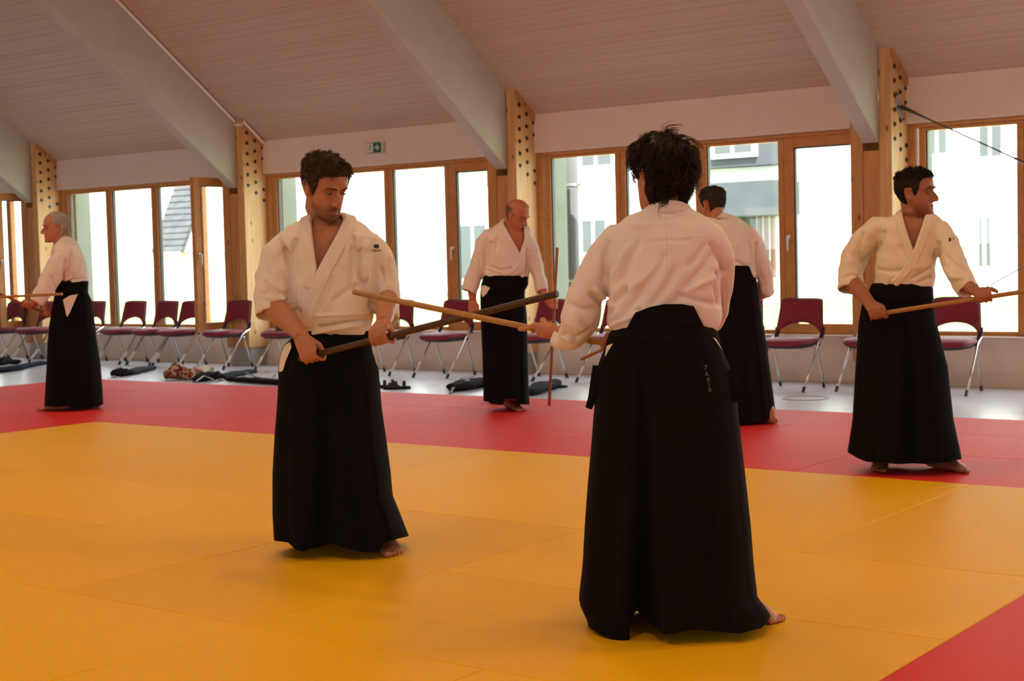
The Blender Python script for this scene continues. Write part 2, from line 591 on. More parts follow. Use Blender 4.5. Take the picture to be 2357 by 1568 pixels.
def leaf(parent, w, h):
    """door leaf in its own frame: hinge at x=0, free edge at x=-w, face at y=0"""
    st = 0.10
    for nm, x0, x1, z0, z1 in (('stile', -st, 0, 0, h), ('stile', -w, -w + st, 0, h), ('rail', -w + st, -st, 0, st), ('rail', -w + st, -st, h - st, h)):
        MB().box2((x0, -0.035, z0), (x1, 0.035, z1)).build(nm, M_FRAME, parent, origin=(0, 0, 0), bevel=0.004)
    for (x0, x1, z0, z1) in ((-w + st, -w + st + .014, st, h - st), (-st - .014, -st, st, h - st), (-w + st + .014, -st - .014, h - st - .014, h - st)):
        MB().box2((x0, -0.02, z0), (x1, 0.02, z1)).build('gasket', M_BLACKMETAL, parent, origin=(0, 0, 0))
    MB().box2((-w + st, -0.006, st), (-st, 0.006, h - st)).build('pane', M_GLASS, parent, origin=(0, 0, 0))
    hb = MB()
    hx, hz = -w + 0.05, 0.40 * h + 0.18
    hb.ellipsoid((hx, -0.042, hz), (0.018, 0.008, 0.034))
    hb.tube([(hx, -0.04, hz), (hx, -0.085, hz)], 0.009, n=10)
    hd = hb.build('handle_plate', M_HANDLE, parent, origin=(0, 0, 0), smooth=True)
    MB().tube([(hx, -0.085, hz + 0.005), (hx, -0.088, hz - 0.03), (hx, -0.086, hz - 0.125)], [0.010, 0.010, 0.008], n=10, round_ends=True).build('handle', M_HANDLE, parent, origin=(0, 0, 0), smooth=True)


wlab = ['outside the right edge', 'beside the man at right', 'behind the curly haired woman', 'behind the dark haired front man', 'behind the white-haired man, with its door leaf open', 'at the left edge']
for k in range(len(XR) - 1):
    xr = XR[k + 1]; xl = XR[k] - COL_W
    win = empty('window_%d' % (k + 1), (xr, WALL_Y, 0.40))
    tag(win, 'tall wood framed window bay ' + wlab[k], 'window', 'window bays of the long wall', kind='structure')
    zt, zb2 = 2.345, 0.385
    bar(win, 'frame_post', xr - 0.02, xr + 0.075, zb2, zt, WY0 - 0.03, WY1)
    bar(win, 'frame_post', xl - 0.075, xl + 0.02, zb2, zt, WY0 - 0.03, WY1)
    bar(win, 'head_rail', xr + 0.075, xl - 0.075, zt - 0.035, zt, WY0 - 0.02, WY1)
    bar(win, 'bottom_rail', xr + 0.075, xl - 0.075, zb2, zb2 + 0.028, WY0 - 0.02, WY1)
    cuts = [0.09, 1.05, 2.015, 2.94]
    for a, b in zip(cuts[:-1], cuts[1:]):
        s = 0.062
        fx0, fx1 = xr + a + 0.003, xr + b - 0.003
        z0, z1 = zb2 + 0.030, zt - 0.037
        for nm, x0, x1, q0, q1 in (('stile', fx0, fx0 + s, z0, z1), ('stile', fx1 - s, fx1, z0, z1), ('rail', fx0 + s, fx1 - s, z0, z0 + 0.03), ('rail', fx0 + s, fx1 - s, z1 - 0.03, z1)):
            bar(win, nm, x0, x1, q0, q1)
        bar(win, 'gasket', fx0 + s, fx0 + s + 0.014, z0 + .03, z1 - .03, WY0 + 0.015, WY1 - 0.015, M_BLACKMETAL)
        MB().box2((fx0 + s, WALL_Y + 0.108, z0 + 0.03), (fx1 - s, WALL_Y + 0.118, z1 - 0.03)).build('pane', M_GLASS, win)
    d0 = xr + 2.94
    dw = xl - 0.06 - d0
    is_open = k in (4, 5)
    door = empty('door_%d' % (k + 1), (xl - 0.06, WY0 + 0.035, 0.405))
    tag(door, 'glazed wooden door leaf ' + ('standing wide open' if is_open else 'closed') + ' in the window bay ' + wlab[k].split(',')[0], 'door', kind='structure')
    leaf(door, dw, 1.905)
    if is_open:
        door.location = (xl - 0.06, WY0 - 0.02, 0.405)
        door.rotation_euler = (0, 0, math.radians(89 if k == 4 else 95))
    if is_open:
        bar(win, 'mullion', d0 - 0.003, d0 + 0.035, zb2 + .028, zt - .036, WY0, WY1)
    portal(xr, xl, 0.4, 2.33, WALL_Y + 0.2, -1)

# rest of the shell: the wall behind the photographer with a window band, end walls
rw = MB()
rw.box2((X_MIN, Y_MIN - 0.25, FLOOR_Z), (X_MAX, Y_MIN, 1.3))
rw.box2((X_MIN, Y_MIN - 0.25, 2.3), (X_MAX, Y_MIN, 4.2))
for x in np.arange(X_MIN, X_MAX, 4.07):
    rw.box2((x, Y_MIN - 0.25, 1.3), (x + 1.9, Y_MIN, 2.3))
tag(rw.build('wall_front', M_WHITE), 'white wall with a band of windows behind the photographer', 'wall', kind='structure')
portal(X_MIN, X_MAX, 1.3, 2.3, Y_MIN - 0.2, 1)
for nm, x0, x1, lab in (('wall_left', X_MIN - 0.25, X_MIN, 'white end wall far to the left'), ('wall_right', X_MAX, X_MAX + 0.25, 'white end wall to the right')):
    P = np.array([(Y_MIN - 0.2, FLOOR_Z), (WALL_Y + 0.3, FLOOR_Z), (WALL_Y + 0.3, roof_z(WALL_Y + 0.3) + 0.1), (RIDGE_Y, roof_z(RIDGE_Y) + 0.1), (Y_MIN - 0.2, roof_z(Y_MIN - 0.2) + 0.1)])
    tag(MB().rings([np.array([[x0, a, b] for a, b in P]), np.array([[x1, a, b] for a, b in P])]).build(nm, M_WHITE), lab, 'wall', kind='structure')

# unseen lamps added under the ridge to warm the interior light
M_LAMPBODY = new_mat('lamp_housing', (0.12, 0.12, 0.12), 0.5)
M_LAMPGLOW = new_mat('lamp_diffuser', (0.9, 0.85, 0.75), 0.5)
LAMP_COLOR = (1.0, 0.62, 0.34)
BS(M_LAMPGLOW).inputs['Emission Color'].default_value = (*LAMP_COLOR, 1)
BS(M_LAMPGLOW).inputs['Emission Strength'].default_value = 6.0
for i, x in enumerate((-13.0, -9.0, -5.0, -1.0, 3.0)):
    for j, y in enumerate((0.8, 5.6)):
        L = empty('added_warm_lamp', (x, y, 5.4))
        tag(L, 'added warm lamp out of view under the ridge, %s of the %s row' % (['first from the left', 'second from the left', 'middle one', 'second from the right', 'rightmost'][i], 'rear' if j == 0 else 'window side'), 'lamp', 'added warm lamps')
        MB().tube([(x, y, 5.42), (x, y, 5.50), (x, y, 5.62)], [0.30, 0.30, 0.10], n=24).build('housing', M_LAMPBODY, L)
        MB().tube([(x, y, 5.405), (x, y, 5.425)], [0.285, 0.285], n=24).build('diffuser', M_LAMPGLOW, L)
        MB().tube([(x, y, 5.6), (x, y, min(roof_z(y), 9.5))], 0.006, n=6).build('cord', M_LAMPBODY, L)
        la = bpy.data.lights.new('lamp_light', 'AREA'); la.shape = 'DISK'; la.size = 0.56; la.energy = 30; la.color = LAMP_COLOR
        lo = obj('lamp_light', la, L); lo.location = (0, 0, 0)
# ---------------------------------------------------------------- outside
M_LAWN = mat_noise('lawn', (0.10, 0.20, 0.03), (0.20, 0.32, 0.07), 2.5, rough=0.9, bstr=0.5, bscale=60)
M_FACADE = mat_noise('white_render', (0.80, 0.80, 0.78), (0.84, 0.84, 0.82), 2, rough=0.9)
M_GREYCLAD = mat_noise('grey_cladding', (0.035, 0.038, 0.05), (0.045, 0.048, 0.06), 2, rough=0.7)
M_GREYWIN = new_mat('window_dark_glass', (0.05, 0.055, 0.06), 0.3)
M_PALE = mat_noise('pale_column', (0.15, 0.17, 0.125), (0.18, 0.20, 0.155), 3, rough=0.9)
M_PIPE = new_mat('pipe_grey', (0.10, 0.10, 0.10), 0.4, metal=0.2)
M_REDDOOR = mat_noise('red_brown_door', (0.12, 0.04, 0.025), (0.15, 0.05, 0.03), 5, rough=0.6)

g = MB().box2((-90, WALL_Y + 0.3, -0.35), (60, 110, -0.15)).build('lawn', M_LAWN)
tag(g, 'bright green lawn and paving outside the windows', 'lawn', kind='structure')
pv = MB().box2((-90, WALL_Y + 0.3, -0.15), (60, WALL_Y + 5.5, -0.12)).build('paving', M_CONCRETE, g)

for k in range(1, len(XR)):
    x = XR[k]
    o = MB()
    o.box2((x - 0.44, WALL_Y + 0.28, -0.12), (x + 0.045, WALL_Y + 0.54, 2.62))
    p = o.build('concrete_pier', M_PALE, bevel=0.01)
    tag(p, 'pale concrete pier outside the window ' + wlab[k - 1].split(',')[0] if k - 1 < len(wlab) else 'pale concrete pier', 'column', 'concrete piers outside')
# round downpipe with two brackets, outside the woman's bay
pp = empty('downpipe', (XR[3] - 0.20, WALL_Y + 1.0, -0.12))
tag(pp, 'round grey downpipe with brackets outside the window behind the bald man', 'pipe')
MB().tube([(XR[3] - 0.20, WALL_Y + 1.0, -0.12), (XR[3] - 0.20, WALL_Y + 1.0, 2.5)], 0.075, n=20, cap=False).build('pipe', M_PIPE, pp, smooth=True)
for z in (0.92, 2.02):
    q = MB(); q.tube([(XR[3] - 0.20, WALL_Y + 1.0, z), (XR[3] - 0.20, WALL_Y + 1.0, z + 0.03)], 0.084, n=20)
    q.box2((XR[3] - 0.33, WALL_Y + 0.98, z), (XR[3] - 0.06, WALL_Y + 1.02, z + 0.03))
    q.build('bracket', M_STEEL, pp)


def facade_box(parent, px0, py0, px1, py1, y, depth, name, m):
    a = on_y(px0, py0, y); b = on_y(px1, py1, y)
    return MB().box2((min(a[0], b[0]), y, min(a[2], b[2])), (max(a[0], b[0]), y + depth, max(a[2], b[2]))).build(name, m, parent)


def house_window(parent, px0, py0, px1, py1, y):
    a = on_y(px0, py0, y); b = on_y(px1, py1, y)
    x0, x1 = sorted((a[0], b[0])); z0, z1 = sorted((a[2], b[2]))
    w = MB().box2((x0 - 0.12, y - 0.12, z0 - 0.12), (x1 + 0.12, y + 0.02, z1 + 0.12)).build('window_surround', M_FACADE, parent)
    MB().box2((x0, y - 0.15, z0), (x1, y - 0.10, z1)).build('window_pane', M_GREYWIN, w)
    MB().box2(((x0 + x1) / 2 - 0.04, y - 0.18, z0), ((x0 + x1) / 2 + 0.04, y - 0.14, z1)).build('window_bar', M_FACADE, w)


# white apartment block seen through the right-hand bay
YB = 44.0
c0 = on_y(2010, 600, YB); c1 = on_y(2900, 600, YB)
bA = empty('apartment_block', (c0[0], YB, -0.2))
tag(bA, 'white rendered apartment block beyond the window at right', 'building')
MB().box2((c0[0], YB, -0.2), (c1[0] + 14, YB + 9, 13)).build('wall', M_FACADE, bA)
for q in ((2140, 297, 2182, 352), (2258, 290, 2308, 358), (2256, 500, 2284, 612)):
    house_window(bA, *q, YB)
# grey and white building through the bay behind the woman
YG = 36.0
bG = empty('grey_building', (on_y(1560, 600, YG)[0], YG, -0.2))
tag(bG, 'grey and white modern building beyond the window behind the curly haired woman', 'building')
a = on_y(1150, 560, YG); b = on_y(1792, 560, YG)
MB().box2((a[0], YG, -0.2), (b[0], YG + 7, 11)).build('wall', M_FACADE, bG)
facade_box(bG, 1560, 200, 1776, 378, YG - 0.6, 0.7, 'upper_storey', M_GREYCLAD)
facade_box(bG, 1600, 424, 1782, 494, YG - 1.4, 1.5, 'canopy', M_GREYCLAD)
facade_box(bG, 1690, 494, 1735, 690, YG - 0.2, 0.3, 'doorway', M_GREYCLAD)
for x in (1742, 1757, 1772):
    facade_box(bG, x, 496, x + 9, 640, YG - 0.5, 0.15, 'red_post', M_REDDOOR)
house_window(bG, 1345, 350, 1412, 378, YG)
house_window(bG, 1346, 508, 1400, 580, YG)
house_window(bG, 1650, 330, 1735, 350, YG - 0.6)
house_window(bG, 1066, 520, 1126, 640, YG)
facade_box(bG, 1062, 395, 1130, 430, YG - 0.1, 0.15, 'string_course', M_PALE)
# slate roofed house through the left bay
YS = 40.0
bS = empty('slate_house', (on_y(380, 600, YS)[0], YS, -0.2))
tag(bS, 'white house with a dark slate roof beyond the open window door', 'building')
a = on_y(364, 577, YS); b = on_y(434, 577, YS)
MB().box2((a[0] , YS, -0.2), (b[0], YS + 2.4, a[2])).build('wall', M_FACADE, bS)
rf = MB(); zt_ = a[2] + 5.5
rf.rings([np.array([[x, YS - 0.4, a[2] - 0.1], [x, YS + 2.4, zt_], [x, YS + 2.6, zt_], [x, YS + 2.6, a[2] - 0.1]]) for x in (a[0], b[0])])
MB().rings([np.array([[x, YS - 0.2, a[2] - 0.1], [x, YS + 2.4, zt_ - 0.3], [x, YS + 2.4, a[2] - 0.1]]) for x in (b[0], b[0] + 0.15)]).build('gable', M_FACADE, bS)
roof_s = rf.build('roof', M_SLATROOF, bS)
# rows of slates
tm = MB()
rows = 22
for r in range(rows):
    t = r / rows
    y0 = YS - 0.4 + 2.8 * t; z0 = a[2] - 0.1 + (zt_ - a[2] + 0.1) * t
    tm.box2((a[0], y0 - 0.02, z0 + 0.02), (b[0], y0 + 0.10, z0 + 0.06))
tag(tm.build('slate_rows', M_SLATROOF, bS), 'slate courses', kind='stuff')
MB().box2((a[0] - 0.05, YS - 0.55, a[2] - 0.22), (b[0], YS - 0.38, a[2] - 0.08)).build('gutter', M_STEEL, bS)
# far white building behind the left and middle bays
YL = 52.0
a = on_y(-400, 600, YL); b = on_y(1060, 600, YL)
bL = empty('long_white_building', (a[0], YL, -0.2))
tag(bL, 'long white building beyond the window behind the dark haired front man', 'building')
MB().box2((a[0], YL, -0.2), (b[0], YL + 8, 12)).build('wall', M_FACADE, bL)
# small white gate seen between the chairs and the open leaf
bo = on_y(1920, 720, 24.0)
bol = MB().tube([(bo[0], 24, -0.15), (bo[0], 24, 1.0)], 0.06, n=14, round_ends=True).build('bollard', M_STEEL, smooth=True, origin=(bo[0], 24, -0.15))
tag(bol, 'grey metal bollard standing on the lawn outside', 'bollard')
gt = on_y(345, 640, 26.0)
gate = empty('garden_gate', (gt[0], 26, -0.15))
tag(gate, 'small barred garden gate outside the window behind the white-haired man', 'gate')
for i in range(7):
    MB().box2((gt[0] - 0.35 + i * 0.12, 25.98, -0.15), (gt[0] - 0.31 + i * 0.12, 26.02, 1.15)).build('bar', M_STEEL, gate)
for z in (0.1, 1.0):
    MB().box2((gt[0] - 0.4, 25.97, z), (gt[0] + 0.45, 26.03, z + 0.06)).build('gate_rail', M_STEEL, gate)
# ---------------------------------------------------------------- chairs along the window wall
def make_chair():
    root = empty('conference_chair')
    # seat pad
    n = 40
    a = np.linspace(0, 2 * math.pi, n, endpoint=False)

    def plan(w, d, e=3.6):
        c, s_ = np.cos(a), np.sin(a)
        return np.stack([np.sign(c) * np.abs(c) ** (2 / e) * w / 2, np.sign(s_) * np.abs(s_) ** (2 / e) * d / 2], 1)

    def plate(zs, m, name, curve=0.0):
        rg = []
        for (ins, z) in zs:
            p = plan(0.465 - 2 * ins, 0.455 - 2 * ins)
            rg.append(np.column_stack([p, z - curve * np.clip(-p[:, 1] - 0.10, 0, 1) ** 2 * 6]))
        return MB().rings(rg).build(name, m, root, origin=(0, 0, 0), smooth=True)
    plate([(0.03, 0.415), (0.006, 0.422), (0.0, 0.438), (0.006, 0.455), (0.03, 0.468), (0.10, 0.473), (0.17, 0.472)], M_BURGUNDY, 'seat', 0.25)
    plate([(0.09, 0.376), (0.05, 0.384), (0.02, 0.405), (0.022, 0.420)], M_PLASTIC, 'seat_shell', 0.12)
    # backrest: burgundy pad in a black shell, arched lower edge
    nu, nv = 20, 10

    def back(th0, th1, grow, m, name):
        V, F = [], []
        for side in (0, 1):
            for j in range(nv + 1):
                v = j / nv
                for i in range(nu + 1):
                    u = -1 + 2 * i / nu
                    hw = (0.226 - 0.030 * v) + grow
                    zl = 0.515 + 0.085 * max(0.0, 1 - (u / 0.86) ** 2) ** 0.6 - grow * 0.5
                    zt = 0.815 - 0.014 * abs(u) ** 6 + grow
                    z = zl + (zt - zl) * v
                    lean = 0.19 + (z - 0.5) * 0.24 + 0.030 * (1 - u * u)
                    rnd = 0.010 * max(abs(u) ** 8, (2 * v - 1) ** 8)
                    y = lean + (th0 + rnd if side == 0 else th1 - rnd * (0 if side == 0 else 0.3))
                    V.append((u * hw, y, z))
        N = (nu + 1) * (nv + 1)
        idx = lambda s_, i, j: s_ * N + j * (nu + 1) + i
        for j in range(nv):
            for i in range(nu):
                F.append((idx(0, i, j), idx(0, i + 1, j), idx(0, i + 1, j + 1), idx(0, i, j + 1)))
                F.append((idx(1, i, j), idx(1, i, j + 1), idx(1, i + 1, j + 1), idx(1, i + 1, j)))
        for i in range(nu):
            F.append((idx(0, i, 0), idx(1, i, 0), idx(1, i + 1, 0), idx(0, i + 1, 0)))
            F.append((idx(0, i, nv), idx(0, i + 1, nv), idx(1, i + 1, nv), idx(1, i, nv)))
        for j in range(nv):
            F.append((idx(0, 0, j), idx(0, 0, j + 1), idx(1, 0, j + 1), idx(1, 0, j)))
            F.append((idx(0, nu, j), idx(1, nu, j), idx(1, nu, j + 1), idx(0, nu, j + 1)))
        MB().add(V, F).build(name, m, root, origin=(0, 0, 0), smooth=True)
    back(-0.014, 0.014, 0.0, M_BURGUNDY, 'backrest')
    back(0.010, 0.032, 0.007, M_PLASTIC, 'backrest_shell')
    for s_ in (-1, 1):
        x = 0.222 * s_
        MB().tube([(x, 0.225, 0.555), (x, 0.215, 0.50), (x * 1.0, 0.17, 0.455), (x * 0.97, 0.12, 0.425)], [(0.012, 0.024), (0.013, 0.026), (0.013, 0.022), (0.012, 0.018)], n=10).build('back_bracket', M_PLASTIC, root, origin=(0, 0, 0), smooth=True)
        xx = 0.238 * s_
        f = MB().tube([(xx, 0.20, 0.47), (xx, 0.12, 0.432), (xx, 0.075, 0.405), (xx, 0.05, 0.37), (xx, -0.08, 0.20), (xx * 0.99, -0.235, 0.03)], [(0.009, 0.015)] * 6, n=12, ref=(0, 1, 0))
        l = f.build('leg', M_CHROME, root, origin=(0, 0, 0), smooth=True)
        MB().tube([(xx * 0.99, -0.225, 0.041), (xx * 0.99, -0.255, 0.0)], [(0.012, 0.018)] * 2, n=12, ref=(0, 1, 0)).build('foot_cap', M_PLASTIC, l, origin=(0, 0, 0))
        xx = 0.216 * s_
        f = MB().tube([(xx, 0.105, 0.42), (xx, 0.125, 0.37), (xx, 0.245, 0.03)], [(0.009, 0.015)] * 3, n=12, ref=(0, 1, 0))
        l = f.build('leg', M_CHROME, root, origin=(0, 0, 0), smooth=True)
        MB().tube([(xx, 0.241, 0.041), (xx, 0.257, 0.0)], [(0.012, 0.018)] * 2, n=12, ref=(0, 1, 0)).build('foot_cap', M_PLASTIC, l, origin=(0, 0, 0))
        MB().ellipsoid((0.226 * s_, 0.115, 0.415), (0.018, 0.030, 0.030)).build('pivot', M_PLASTIC, root, origin=(0, 0, 0), smooth=True)
    return root


CHAIRS = [(-18.46, 12.50, 2, 'burgundy padded chair with chrome legs, cut off by the left edge'),
          (-17.74, 12.52, -3, 'burgundy padded chair with chrome legs half hidden behind the white-haired man, on his left'),
          (-16.87, 12.64, 0, 'burgundy padded chair with chrome legs mostly hidden behind the white-haired man, on his right'),
          (-16.04, 12.66, 2, 'burgundy padded chair, first in full view right of the white-haired man'),
          (-15.40, 12.66, -2, 'burgundy padded chair, second in full view right of the white-haired man'),
          (-14.78, 12.57, 2, 'burgundy padded chair partly covered by the open door leaf'),
          (-13.83, 12.48, 0, 'burgundy padded chair in front of the pine column left of the front man'),
          (-12.83, 12.50, 0, 'burgundy padded chair with a bag on it, half hidden behind the front man'),
          (-11.16, 12.45, 4, 'burgundy padded chair seen right of the front man below his elbow'),
          (-10.29, 12.43, 0, 'burgundy padded chair standing left of the bald man'),
          (-9.10, 12.46, -12, 'burgundy padded chair partly behind the bald man and his upright staff'),
          (-8.20, 12.50, 0, 'burgundy padded chair mostly hidden behind the woman\'s forearm'),
          (-6.82, 12.50, 3, 'burgundy padded chair mostly hidden behind the stooping man in back view'),
          (-6.13, 12.34, 2, 'burgundy padded chair in full view left of the man at right'),
          (-5.40, 12.50, -2, 'burgundy padded chair half hidden behind the man at right, on his left'),
          (-4.72, 12.50, 3, 'burgundy padded chair right of the man at right, below his staff')]
proto = make_chair()
for i, (x, y, rz, lab) in enumerate(CHAIRS):
    o = proto if i == 0 else copy_tree(proto)
    o.location = (x, y, FLOOR_Z)
    o.rotation_euler = (0, 0, math.radians(rz))
    tag(o, lab, 'chair', 'burgundy chairs along the window wall')

# ---------------------------------------------------------------- things on the wall
# exit sign
ex = empty('exit_sign', (-11.835, WALL_Y - 0.02, 2.548))
tag(ex, 'small green emergency exit sign with running figure and arrow on the fascia', 'sign')
M_SIGN = new_mat('sign_green', (0.0, 0.16, 0.06), 0.4)
M_SIGNW = new_mat('sign_white', (0.78, 0.80, 0.78), 0.4)
MB().box2((-11.955, WALL_Y - 0.035, 2.485), (-11.695, WALL_Y, 2.615)).build('housing', new_mat('sign_housing', (0.55, 0.50, 0.42), 0.5), ex, bevel=0.004)
yq = WALL_Y - 0.038
MB().box2((-11.95, yq, 2.492), (-11.735, yq + 0.004, 2.608)).build('sign_face', M_SIGN, ex)
MB().box2((-11.945, yq - 0.002, 2.497), (-11.855, yq + 0.001, 2.603)).build('door_panel', M_SIGNW, ex)
ar = MB().box((-11.80, yq, 2.55), (0.06, 0.004, 0.016))
for s_ in (-1, 1):
    ar.box((-11.782, yq, 2.55 + s_ * 0.014), (0.046, 0.004, 0.016), R=np.array(Matrix.Rotation(math.radians(45 * s_), 3, 'Y')))
ar.build('arrow', M_SIGNW, ex)
fg = MB(); yf_ = yq - 0.003
fg.ellipsoid((-11.893, yf_, 2.589), (0.008, 0.002, 0.008))
for p, q, r in (((-11.898, 2.578), (-11.905, 2.548), 0.007), ((-11.905, 2.548), (-11.887, 2.532), 0.005), ((-11.887, 2.532), (-11.892, 2.507), 0.005),
                ((-11.905, 2.548), (-11.918, 2.53), 0.005), ((-11.918, 2.53), (-11.934, 2.526), 0.005), ((-11.898, 2.575), (-11.878, 2.562), 0.004), ((-11.9, 2.576), (-11.92, 2.562), 0.004)):
    fg.tube([(p[0], yf_, p[1]), (q[0], yf_, q[1])], [(0.002, r), (0.002, r)], n=6, ref=(1, 0, 0.01))
fg.build('running_figure', M_SIGN, ex)

# cross bracing rods in the right-hand bay, anchored on a galvanised plate
xr4 = XR[2]
br = empty('bracing', (xr4, 13.0, 0.6))
tag(br, 'crossed steel bracing rods anchored to a galvanised plate on the right column', 'bracing')
pl = np.array([(12.905, 2.615), (12.94, 2.63), (13.02, 2.53), (13.09, 2.40), (13.075, 2.355), (13.035, 2.37), (12.93, 2.46)])
MB().rings([np.array([[xr4 + 0.001, a, b] for a, b in pl]), np.array([[xr4 + 0.012, a, b] for a, b in pl])]).build('anchor_plate', M_STEEL, br, bevel=0.002)
for (y, z) in ((12.925, 2.60), (13.065, 2.385), (12.95, 2.49), (13.035, 2.50)):
    o = obj('bolt', bolt_me, br); o.location = Vector((xr4 + 0.012, y, z)) - br.location; o.scale = (0.7, 0.55, 0.55)
p0 = np.array([xr4 + 0.02, 13.005, 2.49]); p1 = np.array([XR[1] - COL_W - 0.02, 13.02, 0.55])
d_ = p1 - p0
MB().tube([p0, p0 + d_ * 0.06], [0.020, 0.008], n=10).build('rod_end', M_ROD, br, smooth=True)
MB().tube([p0 + d_ * 0.05, p0 + d_ * 0.30], 0.007, n=8).build('rod', M_ROD, br)
MB().tube([p0 + d_ * 0.27, p0 + d_ * 0.46], 0.011, n=8).build('turnbuckle', M_ROD, br)
MB().tube([p0 + d_ * 0.44, p1], 0.007, n=8).build('rod', M_ROD, br)
q0 = np.array([xr4 + 0.02, 13.045, 0.45]); q1 = np.array([XR[1] - COL_W - 0.02, 13.045, 2.45])
MB().tube([q0, q1], 0.006, n=8).build('rod', M_ROD, br)
MB().box2((xr4, 12.96, 0.36), (xr4 + 0.012, 13.12, 0.56)).build('anchor_plate', M_STEEL, br)
# recessed ring in the vinyl floor
rp = on_z(1855, 917, FLOOR_Z)
rg_ = MB()
a_ = np.linspace(0, 2 * math.pi, 49)[:-1]
circ = lambda r, z: np.stack([rp[0] + r * np.cos(a_), rp[1] + r * np.sin(a_), np.full(48, z)], 1)
rg_.rings([circ(0.200, FLOOR_Z + 0.0005), circ(0.200, FLOOR_Z + 0.004), circ(0.178, FLOOR_Z + 0.004), circ(0.178, FLOOR_Z + 0.0005)], False, False)
tag(rg_.build('floor_ring', new_mat('ring_steel', (0.17, 0.16, 0.15), 0.45, metal=0.3), origin=tuple(rp)), 'thin dark metal ring set in the vinyl floor near the right chairs', 'ring')
# ---------------------------------------------------------------- people
def mat_cloth(name, c0, c1, weave=900, bstr=0.25, rough=0.85, sheen=0.15):
    m = mat_noise(name, c0, c1, 5, rough=rough, spec=0.12, sheen=sheen)
    mp = coords(m)
    w = nd(m, 'ShaderNodeTexNoise'); w.inputs['Scale'].default_value = weave; w.inputs['Detail'].default_value = 1
    lk(m, mp, 'Vector', w, 'Vector')
    n = nd(m, 'ShaderNodeTexNoise'); n.inputs['Scale'].default_value = 16; n.inputs['Detail'].default_value = 3
    lk(m, mp, 'Vector', n, 'Vector')
    ad = nd(m, 'ShaderNodeMath', operation='MULTIPLY_ADD'); ad.inputs[1].default_value = 0.25
    lk(m, w, 'Fac', ad, 0); lk(m, n, 'Fac', ad, 2)
    bump(m, ad, 'Value', bstr, 0.012)
    return m


M_GI = mat_cloth('gi_cream', (0.74, 0.665, 0.57), (0.78, 0.70, 0.61))
M_GI_B = mat_cloth('gi_white', (0.76, 0.68, 0.625), (0.80, 0.72, 0.665))
M_GI_C = mat_cloth('gi_unbleached', (0.74, 0.65, 0.50), (0.78, 0.69, 0.54))
M_HAKAMA = mat_cloth('hakama_black', (0.0035, 0.0035, 0.004), (0.005, 0.005, 0.0055), rough=0.95, sheen=0.0)
M_HAKAMA2 = mat_cloth('hakama_faded', (0.005, 0.004, 0.0045), (0.007, 0.0058, 0.0062), rough=0.95, sheen=0.0)
M_PRINT = new_mat('dark_print', (0.02, 0.02, 0.035), 0.8)


def mat_skin(name, base, beard=(0.09, 0.045, 0.025), lip=(0.36, 0.10, 0.07)):
    m = new_mat(name, base, 0.5, spec=0.35)
    at = nd(m, 'ShaderNodeVertexColor'); at.layer_name = 'tint'
    sp = nd(m, 'ShaderNodeSeparateColor'); lk(m, at, 'Color', sp, 'Color')
    mp = coords(m)
    n = nd(m, 'ShaderNodeTexNoise'); n.inputs['Scale'].default_value = 25; n.inputs['Detail'].default_value = 3
    lk(m, mp, 'Vector', n, 'Vector')
    r = ramp_color(m, n, 'Fac', tuple(c * 0.9 for c in base), tuple(min(1, c * 1.08) for c in base))
    m1 = nd(m, 'ShaderNodeMix', data_type='RGBA'); m2 = nd(m, 'ShaderNodeMix', data_type='RGBA')
    lk(m, sp, 'Red', m1, 'Factor'); lk(m, r, 'Color', m1, 6); m1.inputs[7].default_value = (*beard, 1)
    lk(m, sp, 'Green', m2, 'Factor'); m.node_tree.links.new(m1.outputs[2], m2.inputs[6]); m2.inputs[7].default_value = (*lip, 1)
    m.node_tree.links.new(m2.outputs[2], BS(m).inputs['Base Color'])
    n2 = nd(m, 'ShaderNodeTexNoise'); n2.inputs['Scale'].default_value = 220; lk(m, mp, 'Vector', n2, 'Vector')
    bump(m, n2, 'Fac', 0.08, 0.003)
    BS(m).inputs['Subsurface Weight'].default_value = 0.0
    return m


def mat_hair(name, c0, c1, rough=0.6):
    m = new_mat(name, c0, rough, spec=0.2)
    at = nd(m, 'ShaderNodeVertexColor'); at.layer_name = 'tint'
    sp = nd(m, 'ShaderNodeSeparateColor'); lk(m, at, 'Color', sp, 'Color')
    r = ramp_color(m, sp, 'Red', c0, c1, 0.0, 1.0)
    lk(m, r, 'Color', BS(m), 'Base Color')
    return m


M_EYEW = new_mat('eye_white', (0.20, 0.16, 0.14), 0.25)
M_LASH = new_mat('lash', (0.02, 0.011, 0.007), 0.6)
M_IRIS = new_mat('iris', (0.03, 0.018, 0.012), 0.2)
M_JO = mat_wood('oak_staff', (0.33, 0.165, 0.05), (0.43, 0.22, 0.07), scale=(30, 30, 30), knots=False, rough=0.4)
M_JO_DARK = mat_wood('dark_staff', (0.05, 0.024, 0.012), (0.085, 0.038, 0.018), scale=(30, 30, 30), knots=False, rough=0.42)
M_JO_RED = mat_wood('red_oak_staff', (0.26, 0.095, 0.032), (0.33, 0.125, 0.042), scale=(30, 30, 30), knots=False, rough=0.4)


def to_mesh(mb, name):
    return mb.mesh(name, [])


